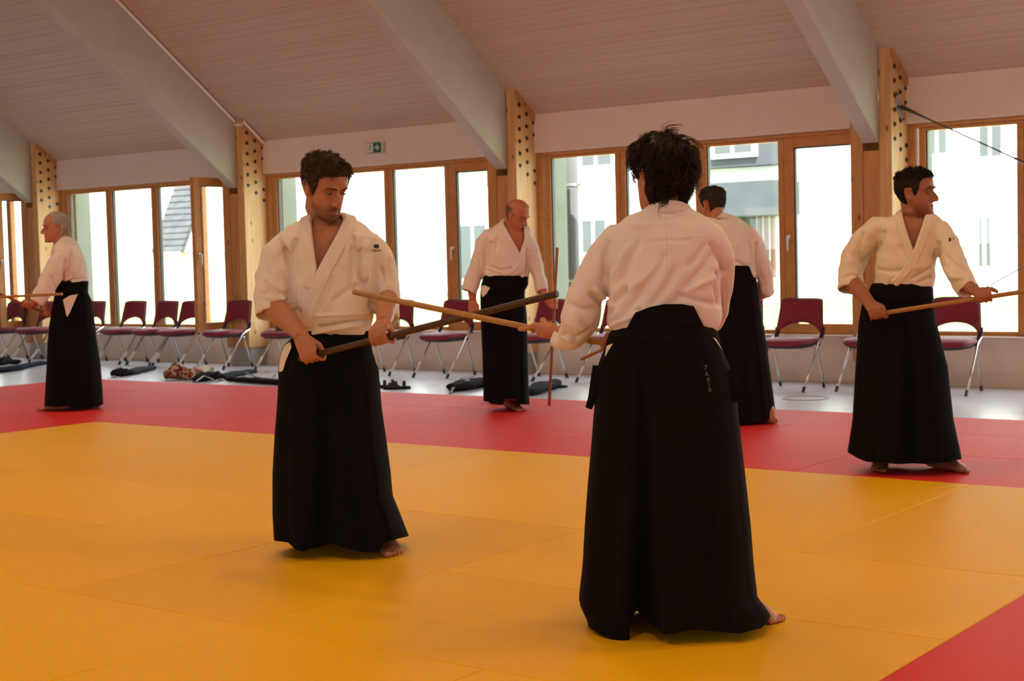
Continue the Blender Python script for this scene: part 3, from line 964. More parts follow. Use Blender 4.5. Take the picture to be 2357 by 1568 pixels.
def fuse(mb, voxel, smooth_it=6, fac=0.5):
    """one continuous surface out of overlapping closed volumes"""
    me = to_mesh(mb, 'fuse_tmp')
    o = bpy.data.objects.new('fuse_tmp', me)
    COL.objects.link(o)
    r = o.modifiers.new('r', 'REMESH'); r.mode = 'VOXEL'; r.voxel_size = voxel
    if smooth_it:
        s = o.modifiers.new('s', 'SMOOTH'); s.factor = fac; s.iterations = smooth_it
    dg = bpy.context.evaluated_depsgraph_get()
    ev = o.evaluated_get(dg)
    out = bpy.data.meshes.new_from_object(ev)
    COL.objects.unlink(o); bpy.data.objects.remove(o); bpy.data.meshes.remove(me)
    return out


def get_v(me):
    v = np.empty(len(me.vertices) * 3); me.vertices.foreach_get('co', v)
    return v.reshape(-1, 3)


def get_n(me):
    v = np.empty(len(me.vertices) * 3); me.vertices.foreach_get('normal', v)
    return v.reshape(-1, 3)


def set_v(me, v):
    me.vertices.foreach_set('co', np.asarray(v, float).ravel()); me.update()


def project(P):
    d = P - np.array([0, 0, CAM_H]); z = d @ _F
    return np.stack([CX + F_PX * (d @ _R) / z, CY - F_PX * (d @ _U) / z], 1)


def in_poly(p, poly):
    x, y = p[:, 0], p[:, 1]; c = np.zeros(len(p), bool)
    n = len(poly)
    for i in range(n):
        x0, y0 = poly[i]; x1, y1 = poly[(i + 1) % n]
        k = ((y0 > y) != (y1 > y)) & (x < (x1 - x0) * (y - y0) / (y1 - y0 + 1e-12) + x0)
        c ^= k
    return c


def dist_poly(p, line):
    best = np.full(len(p), 1e9)
    for a, b in zip(line[:-1], line[1:]):
        a = np.array(a, float); b = np.array(b, float); d = b - a
        t = np.clip(((p - a) @ d) / (d @ d + 1e-9), 0, 1)
        best = np.minimum(best, np.hypot(*(p - a - t[:, None] * d).T))
    return best


HEAD = np.array([  # z, half width, front, back
    (-0.118, 0.018, 0.072, 0.030), (-0.108, 0.036, 0.084, 0.005), (-0.090, 0.049, 0.086, -0.020), (-0.068, 0.057, 0.083, -0.040),
    (-0.045, 0.063, 0.081, -0.058), (-0.020, 0.068, 0.081, -0.076), (0.002, 0.071, 0.079, -0.090), (0.022, 0.073, 0.088, -0.098),
    (0.045, 0.075, 0.088, -0.102), (0.070, 0.073, 0.081, -0.098), (0.092, 0.065, 0.066, -0.084), (0.108, 0.047, 0.044, -0.058), (0.119, 0.018, 0.014, -0.022)])


def head_surf(z, phi, grow=0.0):
    """phi 0 = face front, positive towards the head's right"""
    w = np.interp(z, HEAD[:, 0], HEAD[:, 1]) + grow
    f = np.interp(z, HEAD[:, 0], HEAD[:, 2]) + grow
    b = np.interp(z, HEAD[:, 0], HEAD[:, 3]) - grow
    m = (f + b) / 2; h = (f - b) / 2
    s, c = np.sin(phi), np.cos(phi)
    e = 2 / 2.25
    x = w * np.sign(s) * np.abs(s) ** e
    y = m + h * np.sign(c) * np.abs(c) ** e
    return np.stack([x, y, z * np.ones_like(x)], -1)


class Person:
    def __init__(s, base, label, name='person', skin=None, gi=None, hk=None):
        s.b = np.array([base[0], base[1], 0.0])
        s.D = math.hypot(*base)
        s.d = s.b / s.D
        s.r = np.array([s.d[1], -s.d[0], 0])
        s.z = np.array([0, 0, 1.0])
        s.root = empty(name, tuple(s.b))
        tag(s.root, label, 'person')
        s.skin, s.gi, s.hk = skin, gi, hk
        s.body = MB()
        s.jac = MB()
        s.head_T = None
        s.post = []

    def pt(s, px, py, dd=0.0):
        r = ray(px, py)
        return np.array([0, 0, CAM_H]) + r * ((s.D + dd) / (r @ s.d))

    def vec(s, r, d, z):
        return r * s.r + d * s.d + z * s.z

    def ring(s, y, xl, xr, hd, dc=0.0, e=2.4, n=36, inset=0.0):
        L = s.pt(xl, y, dc); R = s.pt(xr, y, dc)
        c = (L + R) / 2; ax = (R - L) / 2
        a = np.linalg.norm(ax); ax = ax / a; a -= inset
        t = np.linspace(0, 2 * math.pi, n, endpoint=False)
        cs, sn = np.cos(t), np.sin(t)
        return c + np.outer(np.sign(cs) * np.abs(cs) ** (2 / e) * a, ax) + np.outer(np.sign(sn) * np.abs(sn) ** (2 / e) * (hd - inset), s.d)

    # ---- head
    def head(s, px, py, dd, psi, pitch=0.0, roll=0.0, scale=1.0, neck=None, neck_r=0.055, jaw=1.0, nose=1.0, ears=True):
        ps, th, ro = map(math.radians, (psi, pitch, roll))
        f = math.sin(ps) * s.r - math.cos(ps) * s.d
        u = s.z
        f, u = f * math.cos(th) - u * math.sin(th), u * math.cos(th) + f * math.sin(th)
        x = np.cross(f, u)
        x, u = x * math.cos(ro) + u * math.sin(ro), u * math.cos(ro) - x * math.sin(ro)
        A = np.stack([x, f, u], 1) * scale
        c = s.pt(px, py, dd)
        s.head_T = (A, c)
        T = lambda P: np.asarray(P, float) @ A.T + c
        mb = s.body
        # skull and face
        zz = np.array([-0.118, -0.112, -0.100, -0.085, -0.068, -0.05, -0.035, -0.02, -0.005, 0.01, 0.022, 0.035, 0.05, 0.066, 0.08, 0.092, 0.102, 0.111, 0.119])
        ph = np.linspace(0, 2 * math.pi, 40, endpoint=False)
        rings = []
        for z in zz:
            p = head_surf(z, ph)
            if z < -0.03:
                p[:, 0] *= jaw
            rings.append(T(p))
        mb.rings(rings)
        # nose
        k = nose
        mb.tube(T([(0, 0.078, 0.012), (0, 0.089 + 0.004 * k, -0.010), (0, 0.098 + 0.007 * k, -0.030), (0, 0.098 + 0.006 * k, -0.040)]), [0.0075 * scale, 0.009 * scale, 0.0115 * scale, 0.0105 * scale], n=12, round_ends=True)
        mb.tube(T([(0, 0.072, 0.004), (0, 0.080, -0.020), (0, 0.086, -0.036)]), [0.009 * scale, 0.011 * scale, 0.012 * scale], n=12, round_ends=True)
        for q in (-1, 1):
            mb.ellipsoid(T((0.0115 * q, 0.090, -0.042)), np.array((0.0075, 0.011, 0.0075)) * scale, R=A / scale)
            mb.tube(T([(0.010 * q, 0.087, 0.020), (0.030 * q, 0.084, 0.0255), (0.050 * q, 0.066, 0.020)]), [0.007 * scale, 0.0085 * scale, 0.005 * scale], n=10, round_ends=True)   # brow
            if ears:
                e0 = np.array((0.0725 * q, -0.012, -0.008))
                mb.ellipsoid(T(e0), np.array((0.007, 0.016, 0.027)) * scale, R=A / scale)
                arc = [(0.076 * q, 0.004, -0.004), (0.080 * q, 0.003, 0.016), (0.083 * q, -0.012, 0.025), (0.085 * q, -0.027, 0.018), (0.084 * q, -0.029, 0.0), (0.079 * q, -0.021, -0.022), (0.073 * q, -0.008, -0.035), (0.070 * q, 0.001, -0.033)]
                mb.tube(T(arc), [0.0042 * scale] * 6 + [0.006 * scale, 0.005 * scale], n=8, round_ends=True)
        # lips, chin
        mb.tube(T([(-0.024, 0.072, -0.0705), (-0.012, 0.083, -0.0675), (0, 0.0865, -0.0685), (0.012, 0.083, -0.0675), (0.024, 0.072, -0.0705)]), [0.002 * scale, 0.0042 * scale, 0.0045 * scale, 0.0042 * scale, 0.002 * scale], n=8, round_ends=True)
        mb.tube(T([(-0.022, 0.072, -0.0735), (-0.011, 0.081, -0.0785), (0, 0.0845, -0.0795), (0.011, 0.081, -0.0785), (0.022, 0.072, -0.0735)]), [0.002 * scale, 0.0048 * scale, 0.0052 * scale, 0.0048 * scale, 0.002 * scale], n=8, round_ends=True)
        mb.ellipsoid(T((0, 0.076, -0.103)), np.array((0.022, 0.014, 0.014)) * scale, R=A / scale)
        # neck
        if neck is not None:
            n0 = T((0, -0.028, -0.03)); n1 = T((0, -0.022, -0.085)); n2 = s.pt(*neck)
            mb.tube([n0, n1, n1 * 0.45 + n2 * 0.55, n2, n2 - s.z * 0.06], [neck_r * 0.95, neck_r, neck_r * 1.0, neck_r * 1.15, neck_r * 1.4], n=20)

    def finish_head(s, v):
        """eye sockets and nostril shadows pushed into the fused surface; returns tint colours"""
        A, c = s.head_T
        sc = np.linalg.norm(A[:, 0])
        L = (v - c) @ np.linalg.inv(A).T
        f = A[:, 1] / sc
        for q in (-1, 1):
            w = np.exp(-(((L[:, 0] - 0.031 * q) / 0.017) ** 2 + ((L[:, 2] - 0.004) / 0.0105) ** 2)) * (L[:, 1] > 0.03)
            v = v - np.outer(w * 0.0115 * sc, f)
            w = np.exp(-(((L[:, 0] - 0.082 * q) / 0.012) ** 2 + ((L[:, 2] + 0.004) / 0.014) ** 2 + ((L[:, 1] + 0.012) / 0.011) ** 2))
            v = v - np.outer(w * 0.006 * q * sc, A[:, 0] / sc)
        w = np.exp(-((L[:, 2] + 0.0735) / 0.0022) ** 2) * (np.abs(L[:, 0]) < 0.024) * (L[:, 1] > 0.06)
        v = v - np.outer(w * 0.0035 * sc, f)
        return v, L

    def face_parts(s, parent, brow_mat, gaze=0.0, lid=0.55, brows=True):
        A, c = s.head_T
        sc = np.linalg.norm(A[:, 0])
        T = lambda P: np.asarray(P, float) @ A.T + c
        for q in (-1, 1):
            e = MB()
            ec = np.array((0.031 * q, 0.0655, 0.0025))
            e.ellipsoid(T(ec), np.array((0.0118,) * 3) * sc, R=A / sc, nu=20, nv=14)
            ep = e.build('eye', M_EYEW, parent, smooth=True, origin=s.b)
            e2 = MB()
            gd = np.array((0.30 * gaze, 0.95, -0.22)); gd /= np.linalg.norm(gd)
            e2.ellipsoid(T(ec + gd * 0.0068), np.array((0.0060,) * 3) * sc, R=A / sc, nu=14, nv=10)
            e2.build('iris', M_IRIS, ep, smooth=True, origin=s.b)
            lidb = MB()
            ang = np.linspace(-1, 1, 9)
            low = -0.0035 - 0.0045 * 0 + (-0.0015 if lid < 0.6 else -0.002)
            lidb.ellipsoid(T(ec + np.array((0, -0.0002, 0.0045 + 0.004 * (1 - lid)))), np.array((0.0140, 0.0126, 0.0078)) * sc, R=A / sc)
            lidb.tube(T([(ec[0] + 0.0135 * a, ec[1] + 0.0113 * math.sqrt(max(0, 1 - (a * 0.82) ** 2)), ec[2] - 0.0045 - 0.0025 * (1 - a * a)) for a in ang]), 0.0026 * sc, n=8, round_ends=True)
            lidb.build('eyelid', s.skin, parent, smooth=True, origin=s.b)
            zl = -0.0025 + 0.004 * (1 - lid)
            MB().tube(T([(ec[0] + 0.0130 * a, ec[1] + 0.0118 * math.sqrt(max(0, 1 - (a * 0.80) ** 2)) + 0.0006, ec[2] + zl - 0.002 * a * a) for a in ang]), [(0.0008 * sc, 0.0012 * sc)] * 9, n=6).build('lash', M_LASH, parent, origin=s.b)
            if brows:
                b = MB()
                b.tube(T([(0.012 * q, 0.0955, 0.0205), (0.024 * q, 0.0950, 0.0240), (0.038 * q, 0.0885, 0.0255), (0.051 * q, 0.0750, 0.0215)]), [(0.0014 * sc, 0.0020 * sc), (0.0016 * sc, 0.0028 * sc), (0.0014 * sc, 0.0023 * sc), (0.0007 * sc, 0.001 * sc)], n=8, round_ends=True)
                b.build('eyebrow', brow_mat, parent, smooth=True, origin=s.b)

    # ---- hands and feet
    def grip(s, c, a, o, q, wrist, elbow, rs=0.0122, scale=1.0, fore_r=(0.046, 0.030), curl=(75, 160, 235), thumb=(-55, -110, -150), spread=0.0205, thumb_s=0.036, index_out=False):
        """hand closed round a staff. c point on axis, a axis towards the thumb side, o from axis to knuckles, q the way the fingers curl"""
        a = np.asarray(a, float) / np.linalg.norm(a)
        o = np.asarray(o, float); o = o - a * (o @ a); o /= np.linalg.norm(o)
        q = np.asarray(q, float); q = q - a * (q @ a) - o * (q @ o); q /= np.linalg.norm(q)
        mb = s.body
        pol = lambda ang, r, sh: c + a * sh + (o * math.cos(math.radians(ang)) + q * math.sin(math.radians(ang))) * r
        R = rs + 0.0100 * scale
        fr = [0.0092, 0.0096, 0.0090, 0.0080]
        ln = [1.0, 1.08, 1.0, 0.86]
        wrist = np.asarray(wrist, float)
        mcps = []
        for i in range(4):
            sh = (1.5 - i) * spread * scale
            r = fr[i] * scale
            m0 = pol(8, R + 0.010 * scale, sh)
            k = ln[i]
            pts = [m0, pol(curl[0] * 0.55 * k, R + 0.006 * scale, sh), pol(curl[0] * k, R + 0.003, sh), pol(curl[1] * k, R, sh), pol(curl[2] * k, R - 0.001, sh)]
            if index_out and i == 0:
                pts = [m0, pol(30, R + 0.008, sh + 0.02), pol(48, R + 0.004, sh + 0.045), pol(62, R + 0.002, sh + 0.066)]
            mb.tube(pts, [r * 1.12, r * 1.08, r * 1.05, r * 0.95, r * 0.82][:len(pts)], n=10, round_ends=True)
            mb.ellipsoid(m0, (r * 1.25,) * 3, nu=10, nv=8)
            mcps.append(m0)
        # palm and back of the hand
        for i, m0 in enumerate(mcps):
            w = wrist + a * (1.5 - i) * 0.011 * scale
            mid = (m0 * 0.55 + w * 0.45)
            mb.tube([w, mid, m0], [0.0155 * scale, 0.0155 * scale, 0.0125 * scale], n=10, round_ends=True)
        pc = np.mean(mcps, 0) * 0.5 + wrist * 0.5
        inner = c - pc; inner = inner - a * (inner @ a)
        mb.ellipsoid(pc + inner * 0.22, (0.026 * scale,) * 3, nu=12, nv=8)
        # thumb from the side of the palm near its base
        t0 = wrist * 0.62 + mcps[0] * 0.38 + a * 0.012 * scale
        t1 = pol(thumb[0], R + 0.014 * scale, thumb_s * 0.75 * scale)
        t2 = pol(thumb[1], R + 0.003 * scale, thumb_s * scale)
        t3 = pol(thumb[2], R + 0.001, (thumb_s + 0.006) * scale)
        mb.tube([t0, t1, t2, t3], [0.0150 * scale, 0.0125 * scale, 0.0108 * scale, 0.0090 * scale], n=10, round_ends=True)
        # forearm
        elbow = np.asarray(elbow, float)
        ax = np.array(a)
        L = [elbow, elbow * 0.7 + wrist * 0.3, elbow * 0.25 + wrist * 0.75, wrist, wrist * 0.85 + np.mean(mcps, 0) * 0.15]
        mb.tube(L, [fore_r[0], fore_r[0] * 0.98, fore_r[1] * 1.08, (fore_r[1] * 1.0, fore_r[1] * 0.82), (fore_r[1] * 1.0, fore_r[1] * 0.75)], n=16, ref=np.cross(ax, wrist - elbow))

    def foot(s, heel, toe, ankle_top, width=0.098, big=1, scale=1.0):
        """heel and toe on the mat (3D), big = +1 if the big toe is on the right of the heel-toe direction"""
        heel = np.array(heel, float); toe = np.array(toe, float)
        f = toe - heel; L = np.linalg.norm(f); f /= L
        r = np.cross(f, s.z) * big
        mb = s.body
        P = lambda a, b, z: heel + f * a * L + r * b + s.z * z
        mb.tube([P(0.03, 0, 0.030), P(0.12, 0, 0.036), P(0.30, 0, 0.040), P(0.50, 0.003, 0.034), P(0.68, 0.004, 0.023), P(0.80, 0.002, 0.015)],
                [(0.030 * scale, 0.026 * scale), (0.034 * scale, 0.034 * scale), (0.033 * scale, 0.040 * scale), (0.037 * scale, 0.034 * scale), (0.045 * scale, 0.023 * scale), (0.046 * scale, 0.014 * scale)], n=16, ref=s.z, round_ends=True)
        for i in range(5):
            b = (0.034 - 0.0175 * i) * scale
            tip = [1.0, 0.985, 0.95, 0.90, 0.84][i]
            rr = [0.0125, 0.0088, 0.0082, 0.0078, 0.0076][i] * scale
            mb.tube([P(0.74, b * 0.95, 0.014), P(0.88 * tip + 0.02, b, 0.013), P(tip - 0.035, b, rr + 0.001)], [rr * 1.05, rr * 0.95, rr], n=10, round_ends=True)
        at = np.array(ankle_top, float)
        mb.tube([P(0.18, 0, 0.03), P(0.20, 0, 0.075), P(0.20, 0, 0.075) * 0.4 + at * 0.6, at], [0.036 * scale, 0.034 * scale, 0.036 * scale, 0.045 * scale], n=14, round_ends=True)
        for q in (-1, 1):
            mb.ellipsoid(P(0.19, 0.030 * q, 0.072), (0.012,) * 3, nu=10, nv=8)

    # ---- clothes
    def torso(s, rows, inset=0.034, e=2.4, skip_body=0):
        s.rows = rows
        s.jac.rings([s.ring(*r, e=e) for r in rows])
        s.body.rings([s.ring(*r, e=e, inset=inset) for r in rows[skip_body:]])

    def sleeve(s, pts, radii, cup=0.11, ref=None, n=26):
        s.jac.tube([s.pt(*p) for p in pts], radii, n=n, cup=cup, ref=ref)

    def build_body(s, voxel=0.004, smooth=5, beard=None, lips=0.75, extra_red=None):
        me = fuse(s.body, voxel, smooth)
        v = get_v(me)
        v, L = s.finish_head(v)
        set_v(me, v - s.b)
        me.materials.append(s.skin)
        me.polygons.foreach_set('use_smooth', [True] * len(me.polygons))
        col = np.zeros((len(v), 4)); col[:, 3] = 1
        if beard is not None:
            col[:, 0] = np.clip(beard(L), 0, 1)
        m = np.exp(-(((L[:, 2] + 0.074) / 0.007) ** 4)) * (np.abs(L[:, 0]) < 0.024) * (L[:, 1] > 0.068)
        col[:, 1] = m * lips
        ca = me.color_attributes.new('tint', 'FLOAT_COLOR', 'POINT')
        ca.data.foreach_set('color', col.ravel())
        o = obj('body', me, s.root)
        s.body_o = o
        return o

    def build_jacket(s, voxel=0.006, smooth=8, cut=None, folds=(), wr=0.0022, fold_gain=3.0, name='jacket', seed=0.0, cut_side=-1):
        me = fuse(s.jac, voxel, smooth)
        v = get_v(me); n = get_n(me)
        px = project(v)
        cam_o = np.array([0, 0, CAM_H])
        facing = ((cam_o - v) * n).sum(1)
        facing = np.clip(facing / np.linalg.norm(cam_o - v, axis=1) * 2.0, 0, 1)
        disp = np.zeros(len(v))
        for line, w, amp in folds:
            d = dist_poly(px, line)
            disp += fold_gain * amp * np.exp(-(d / (0.8 * w)) ** 2) * facing
        Rn = np.random.default_rng(int(seed * 10) + 3)
        for kk, am in ((40, 0.34), (75, 0.22), (120, 0.12)):
            for _ in range(7):
                w3 = Rn.normal(size=3); w3 *= kk / np.linalg.norm(w3) * Rn.uniform(0.6, 1.3)
                disp += 1.5 * wr * am * np.sin(v @ w3 + Rn.uniform(0, 6.28) + 0.8 * np.sin(v @ (w3[[1, 2, 0]] * 0.5)))
        disp = np.clip(disp, -0.019, 0.02)
        v = v + n * disp[:, None]
        set_v(me, v)
        s.bvh = BVHTree.FromPolygons([Vector(q) for q in v], [list(p.vertices) for p in me.polygons])
        if cut is not None:
            lv = np.empty(len(me.loops), int); me.loops.foreach_get('vertex_index', lv)
            cen = v[lv.reshape(-1, 4)].mean(1)
            loc_d = (cen - s.b) @ s.d
            pc = project(cen)
            nn = np.empty(len(me.polygons) * 3); me.polygons.foreach_get('normal', nn); nn = nn.reshape(-1, 3)
            kill = in_poly(pc, cut) & (((cam_o - cen) * nn).sum(1) > 0)
            keep = [list(p.vertices) for p, k in zip(me.polygons, kill) if not k]
            me2 = bpy.data.meshes.new(name)
            me2.from_pydata(v.tolist(), [], keep)
            me = me2
        v = get_v(me) - s.b
        set_v(me, v)
        me.materials.clear(); me.materials.append(s.gi)
        me.polygons.foreach_set('use_smooth', [True] * len(me.polygons))
        me.name = name
        s.jacket = obj(name, me, s.root)
        return s.jacket

    def hit(s, px, py, bvh=None):
        r = ray(px, py)
        bvh = bvh or s.bvh
        h = bvh.ray_cast(Vector((0, 0, CAM_H)), Vector(r).normalized())
        if h[0] is None:
            h = bvh.find_nearest(Vector(s.pt(px, py, 0)))
        return np.array(h[0]), np.array(h[1])

    def band(s, path, name, mat, width=0.055, th=0.008, ridges=6, nw=25, amp=0.0014, res=40, parent=None, conform=True):
        """padded strip lying on the jacket. path: (px,py) on the visible side or (px,py,dd) explicit points; optional per-point width as last dict entry"""
        P, W, fixed = [], [], []
        for q in path:
            w = width
            if isinstance(q[-1], str):
                w = float(q[-1]); q = q[:-1]
            if len(q) == 2:
                P.append(s.hit(*q)[0]); fixed.append(0.0)
            else:
                P.append(s.pt(*q)); fixed.append(1.0)
            W.append(w)
        P = np.array(P); W = np.array(W); fixed = np.array(fixed)
        # smooth resample
        t = np.concatenate([[0], np.cumsum(np.linalg.norm(np.diff(P, axis=0), axis=1))])
        tt = np.linspace(0, t[-1], res)
        Q = np.stack([np.interp(tt, t, P[:, k]) for k in range(3)], 1)
        for _ in range(6):
            Q[1:-1] = Q[1:-1] * 0.5 + 0.25 * (Q[:-2] + Q[2:])
        Wt = np.interp(tt, t, W)
        T = np.gradient(Q, axis=0); T /= np.linalg.norm(T, axis=1)[:, None]
        rows = []
        N = []
        for i in range(res):
            h = s.bvh.find_nearest(Vector(Q[i]))
            N.append(np.array(h[1]))
        N = np.array(N)
        for _ in range(10):
            N[1:-1] = N[1:-1] * 0.5 + 0.25 * (N[:-2] + N[2:])
        N /= np.linalg.norm(N, axis=1)[:, None]
        V, F = [], []
        ss = np.linspace(-0.5, 0.5, nw)
        for i in range(res):
            wdir = np.cross(N[i], T[i]); wdir /= np.linalg.norm(wdir)
            n2 = np.cross(T[i], wdir)
            for j, q in enumerate(ss):
                p = Q[i] + wdir * q * Wt[i]
                nn = n2
                if conform:
                    h = s.bvh.find_nearest(Vector(p))
                    if h[0] is not None and h[3] < 0.03:
                        hp = np.array(h[0])
                        off = (hp - p) @ n2
                        p = p + n2 * off
                edge = 1 - abs(2 * q) ** 10
                hgt = th * edge - 0.003 * (1 - edge) + amp * math.cos(2 * math.pi * ridges * (q + 0.5)) * edge
                V.append(p + nn * hgt)
        for i in range(res - 1):
            for j in range(nw - 1):
                F.append((i * nw + j, i * nw + j + 1, (i + 1) * nw + j + 1, (i + 1) * nw + j))
        # underside so the band has a body
        base = len(V)
        for i in range(res):
            wdir = np.cross(N[i], T[i]); wdir /= np.linalg.norm(wdir)
            for q in (-0.5, 0.5):
                V.append(np.array(V[i * nw + (0 if q < 0 else nw - 1)]) - N[i] * 0.004)
        for i in range(res - 1):
            F.append((base + 2 * i, base + 2 * i + 1, base + 2 * i + 3, base + 2 * i + 2))
            F.append((i * nw, (i + 1) * nw, base + 2 * i + 2, base + 2 * i))
            F.append((i * nw + nw - 1, base + 2 * i + 1, base + 2 * i + 3, (i + 1) * nw + nw - 1))
        return MB().add(V, F).build(name, mat, parent or s.jacket, origin=s.b, smooth=True)

    def stitch(s, path, name='seam', r=0.0018, parent=None, mat=None):
        P = []
        for a, b in zip(path[:-1], path[1:]):
            k = max(2, int(math.hypot(b[0] - a[0], b[1] - a[1]) / 6))
            for i in range(k):
                t = i / k
                h, n = s.hit(a[0] + (b[0] - a[0]) * t, a[1] + (b[1] - a[1]) * t)
                P.append(h + n * r * 0.3)
        return MB().tube(P, r, n=6).build(name, mat or s.gi, parent or s.jacket, origin=s.b, smooth=True)

    def patch(s, top, bottom, name, mat, lift=0.008, n=30, m=8, parent=None, th=0.004, bvh=None):
        """panel lying on the clothes between two pixel polylines"""
        def along(line, t):
            L = np.array(line, float)
            c = np.concatenate([[0], np.cumsum(np.hypot(*np.diff(L, axis=0).T))]); c /= c[-1]
            return np.stack([np.interp(t, c, L[:, 0]), np.interp(t, c, L[:, 1])], 1)
        t = np.linspace(0, 1, n)
        A, B = along(top, t), along(bottom, t)
        G = []
        for k in range(m):
            w = k / (m - 1)
            row = A * (1 - w) + B * w
            hs = [s.hit(*q, bvh=bvh) for q in row]
            P = np.array([h[0] for h in hs]); N = np.array([h[1] for h in hs])
            G.append((P, N))
        P = np.array([g[0] for g in G]); N = np.array([g[1] for g in G])
        cam_o = np.array([0, 0, CAM_H])
        for _ in range(4):
            P[1:-1, 1:-1] = 0.5 * P[1:-1, 1:-1] + 0.125 * (P[:-2, 1:-1] + P[2:, 1:-1] + P[1:-1, :-2] + P[1:-1, 2:])
        D = cam_o - P; D /= np.linalg.norm(D, axis=2)[..., None]
        T = P + D * (lift + th)
        U = P + D * (lift * 0.2 - 0.004)
        V = np.concatenate([T.reshape(-1, 3), U.reshape(-1, 3)])
        F = []; K = n * m
        for k in range(m - 1):
            for i in range(n - 1):
                a = k * n + i
                F.append((a, a + 1, a + n + 1, a + n)); F.append((K + a, K + a + n, K + a + n + 1, K + a + 1))
        for i in range(n - 1):
            F.append((i, K + i, K + i + 1, i + 1)); a = (m - 1) * n + i; F.append((a, a + 1, K + a + 1, K + a))
        for k in range(m - 1):
            a = k * n; F.append((a, a + n, K + a + n, K + a)); a = k * n + n - 1; F.append((a, K + a, K + a + n, a + n))
        return MB().add(V, F).build(name, mat, parent or s.root, origin=s.b, smooth=False)

    def skirt(s, prof, hem, name, mat, ytop=None, ymax=None, cut=(), inset=0.0, pleat=0.016, seed=1, n=200, m=46, waves=0.02, back_hem=0.0, keep=None, hem_thick=True, notch=None):
        """wide pleated skirt-trousers: prof rows (y, xl, xr, half depth, depth centre); hem = lower outline"""
        R = np.random.default_rng(seed)
        prof = np.array(prof, float)
        y0 = prof[0, 0] if ytop is None else ytop
        hx = np.array([h[0] for h in hem], float); hy = np.array([h[1] for h in hem], float)
        I = lambda y, k: np.interp(y, prof[:, 0], prof[:, k])
        th = np.linspace(0, 2 * math.pi, n, endpoint=False)
        u = np.cos(th); v = np.sin(th)
        e = 2 / 2.5
        su = np.sign(u) * np.abs(u) ** e; sv = np.sign(v) * np.abs(v) ** e
        yl = prof[-1, 0]
        xh = (I(yl, 1) + I(yl, 2)) / 2 + su * (I(yl, 2) - I(yl, 1)) / 2
        yh = np.interp(xh, hx, hy) if ymax is None else np.full(n, float(ymax))
        ph = R.uniform(0, 6.28, 6); fq = R.uniform(3.0, 6.5, 3)
        kf = R.uniform(2.2, 3.2)
        rows = []
        for k in range(m + 1):
            t = (k / m)
            y = y0 + (yh - y0) * t
            xl, xr = I(y, 1), I(y, 2); hd = I(y, 3) - inset; dc = I(y, 4)
            px_in = inset * F_PX / s.D
            mid = (xl + xr) / 2; half = (xr - xl) / 2 - px_in
            amp = pleat * (0.25 + 0.75 * t)
            saw = ((su * kf + ph[0]) % 1.0)
            tri = np.where(saw < 0.82, saw / 0.82, (1 - saw) / 0.18)
            side = np.clip(np.abs(sv) * 1.6, 0, 1)
            dep = dc + sv * hd + np.sign(sv) * side * (-amp * tri + waves * t * (np.sin(fq[0] * su + ph[1]) * 0.6 + np.sin(fq[1] * su + ph[2]) * 0.4))
            if notch is not None:
                xn, wn_, dn = notch
                dep = dep + np.where(sv < 0, dn * t ** 1.3 * np.exp(-(((mid + su * half) - xn) / (wn_ * (0.5 + 0.7 * t))) ** 2), 0)
            X = mid + su * half
            Y = y + np.where(sv > 0, back_hem * t * sv, 0)
            rr_ = _F + np.outer((X - CX) / F_PX, _R) - np.outer((Y - CY) / F_PX, _U)
            rows.append(np.array([0, 0, CAM_H]) + rr_ * ((s.D + dep) / (rr_ @ s.d))[:, None])
        V = np.concatenate(rows)
        F = []
        for k in range(m):
            for i in range(n):
                j = (i + 1) % n
                F.append((k * n + i, k * n + j, (k + 1) * n + j, (k + 1) * n + i))
        if cut:
            cen = V[np.array(F)].mean(1); pc = project(cen)
            front = (cen - s.b) @ s.d
            kill = np.zeros(len(F), bool)
            vv = np.tile(v, m)
            for poly in cut:
                kill |= in_poly(pc, poly) & (vv < 0.35)
            F = [f for f, k in zip(F, kill) if not k]
        if keep is not None:
            cen = V[np.array(F)].mean(1); pc = project(cen)
            vv = np.tile(v, m)
            ok = np.zeros(len(F), bool)
            for poly in keep:
                ok |= in_poly(pc, poly) & (vv < 0.5)
            F = [f for f, k in zip(F, ok) if k]
            return MB().add(V, F).build(name, mat, s.root, origin=s.b, smooth=True)
        mb = MB().add(V, F)
        if hem_thick:
            inner = rows[-1] + (s.b + s.z * rows[-1][:, 2].mean() - rows[-1]) * 0.03
            up = rows[-2] + (s.b + s.z * rows[-2][:, 2].mean() - rows[-2]) * 0.03
            mb.rings([rows[-1], inner, up], False, False)
        # top disc closes the waist
        mb.rings([rows[0], rows[0] * 0.15 + rows[0].mean(0) * 0.85], False, True)
        return mb.build(name, mat, s.root, origin=s.b, smooth=True)

    def side_opening(s, hk, top, bottom, mat, name='trousers', n=14, m=12):
        bvh = BVHTree.FromPolygons([Vector(np.array(v.co) + s.b) for v in hk.data.vertices], [list(q.vertices) for q in hk.data.polygons])
        return s.patch(top, bottom, name, mat, lift=0.0015, n=n, m=m, parent=s.root, th=0.0055, bvh=bvh)

    def waistband(s, rows, name, mat, parent=None, e=2.4, th=0.007):
        rg = [s.ring(r[0], r[1], r[2], r[3], r[4] if len(r) > 4 else 0.0, e=e, n=72) for r in rows]
        c0 = rg[0].mean(0)
        rg = [rg[0] * 0.9 + c0 * 0.1] + rg + [rg[-1] * 0.93 + rg[-1].mean(0) * 0.07]
        return MB().rings(rg, False, False).build(name, mat, parent or s.root, origin=s.b, smooth=True)

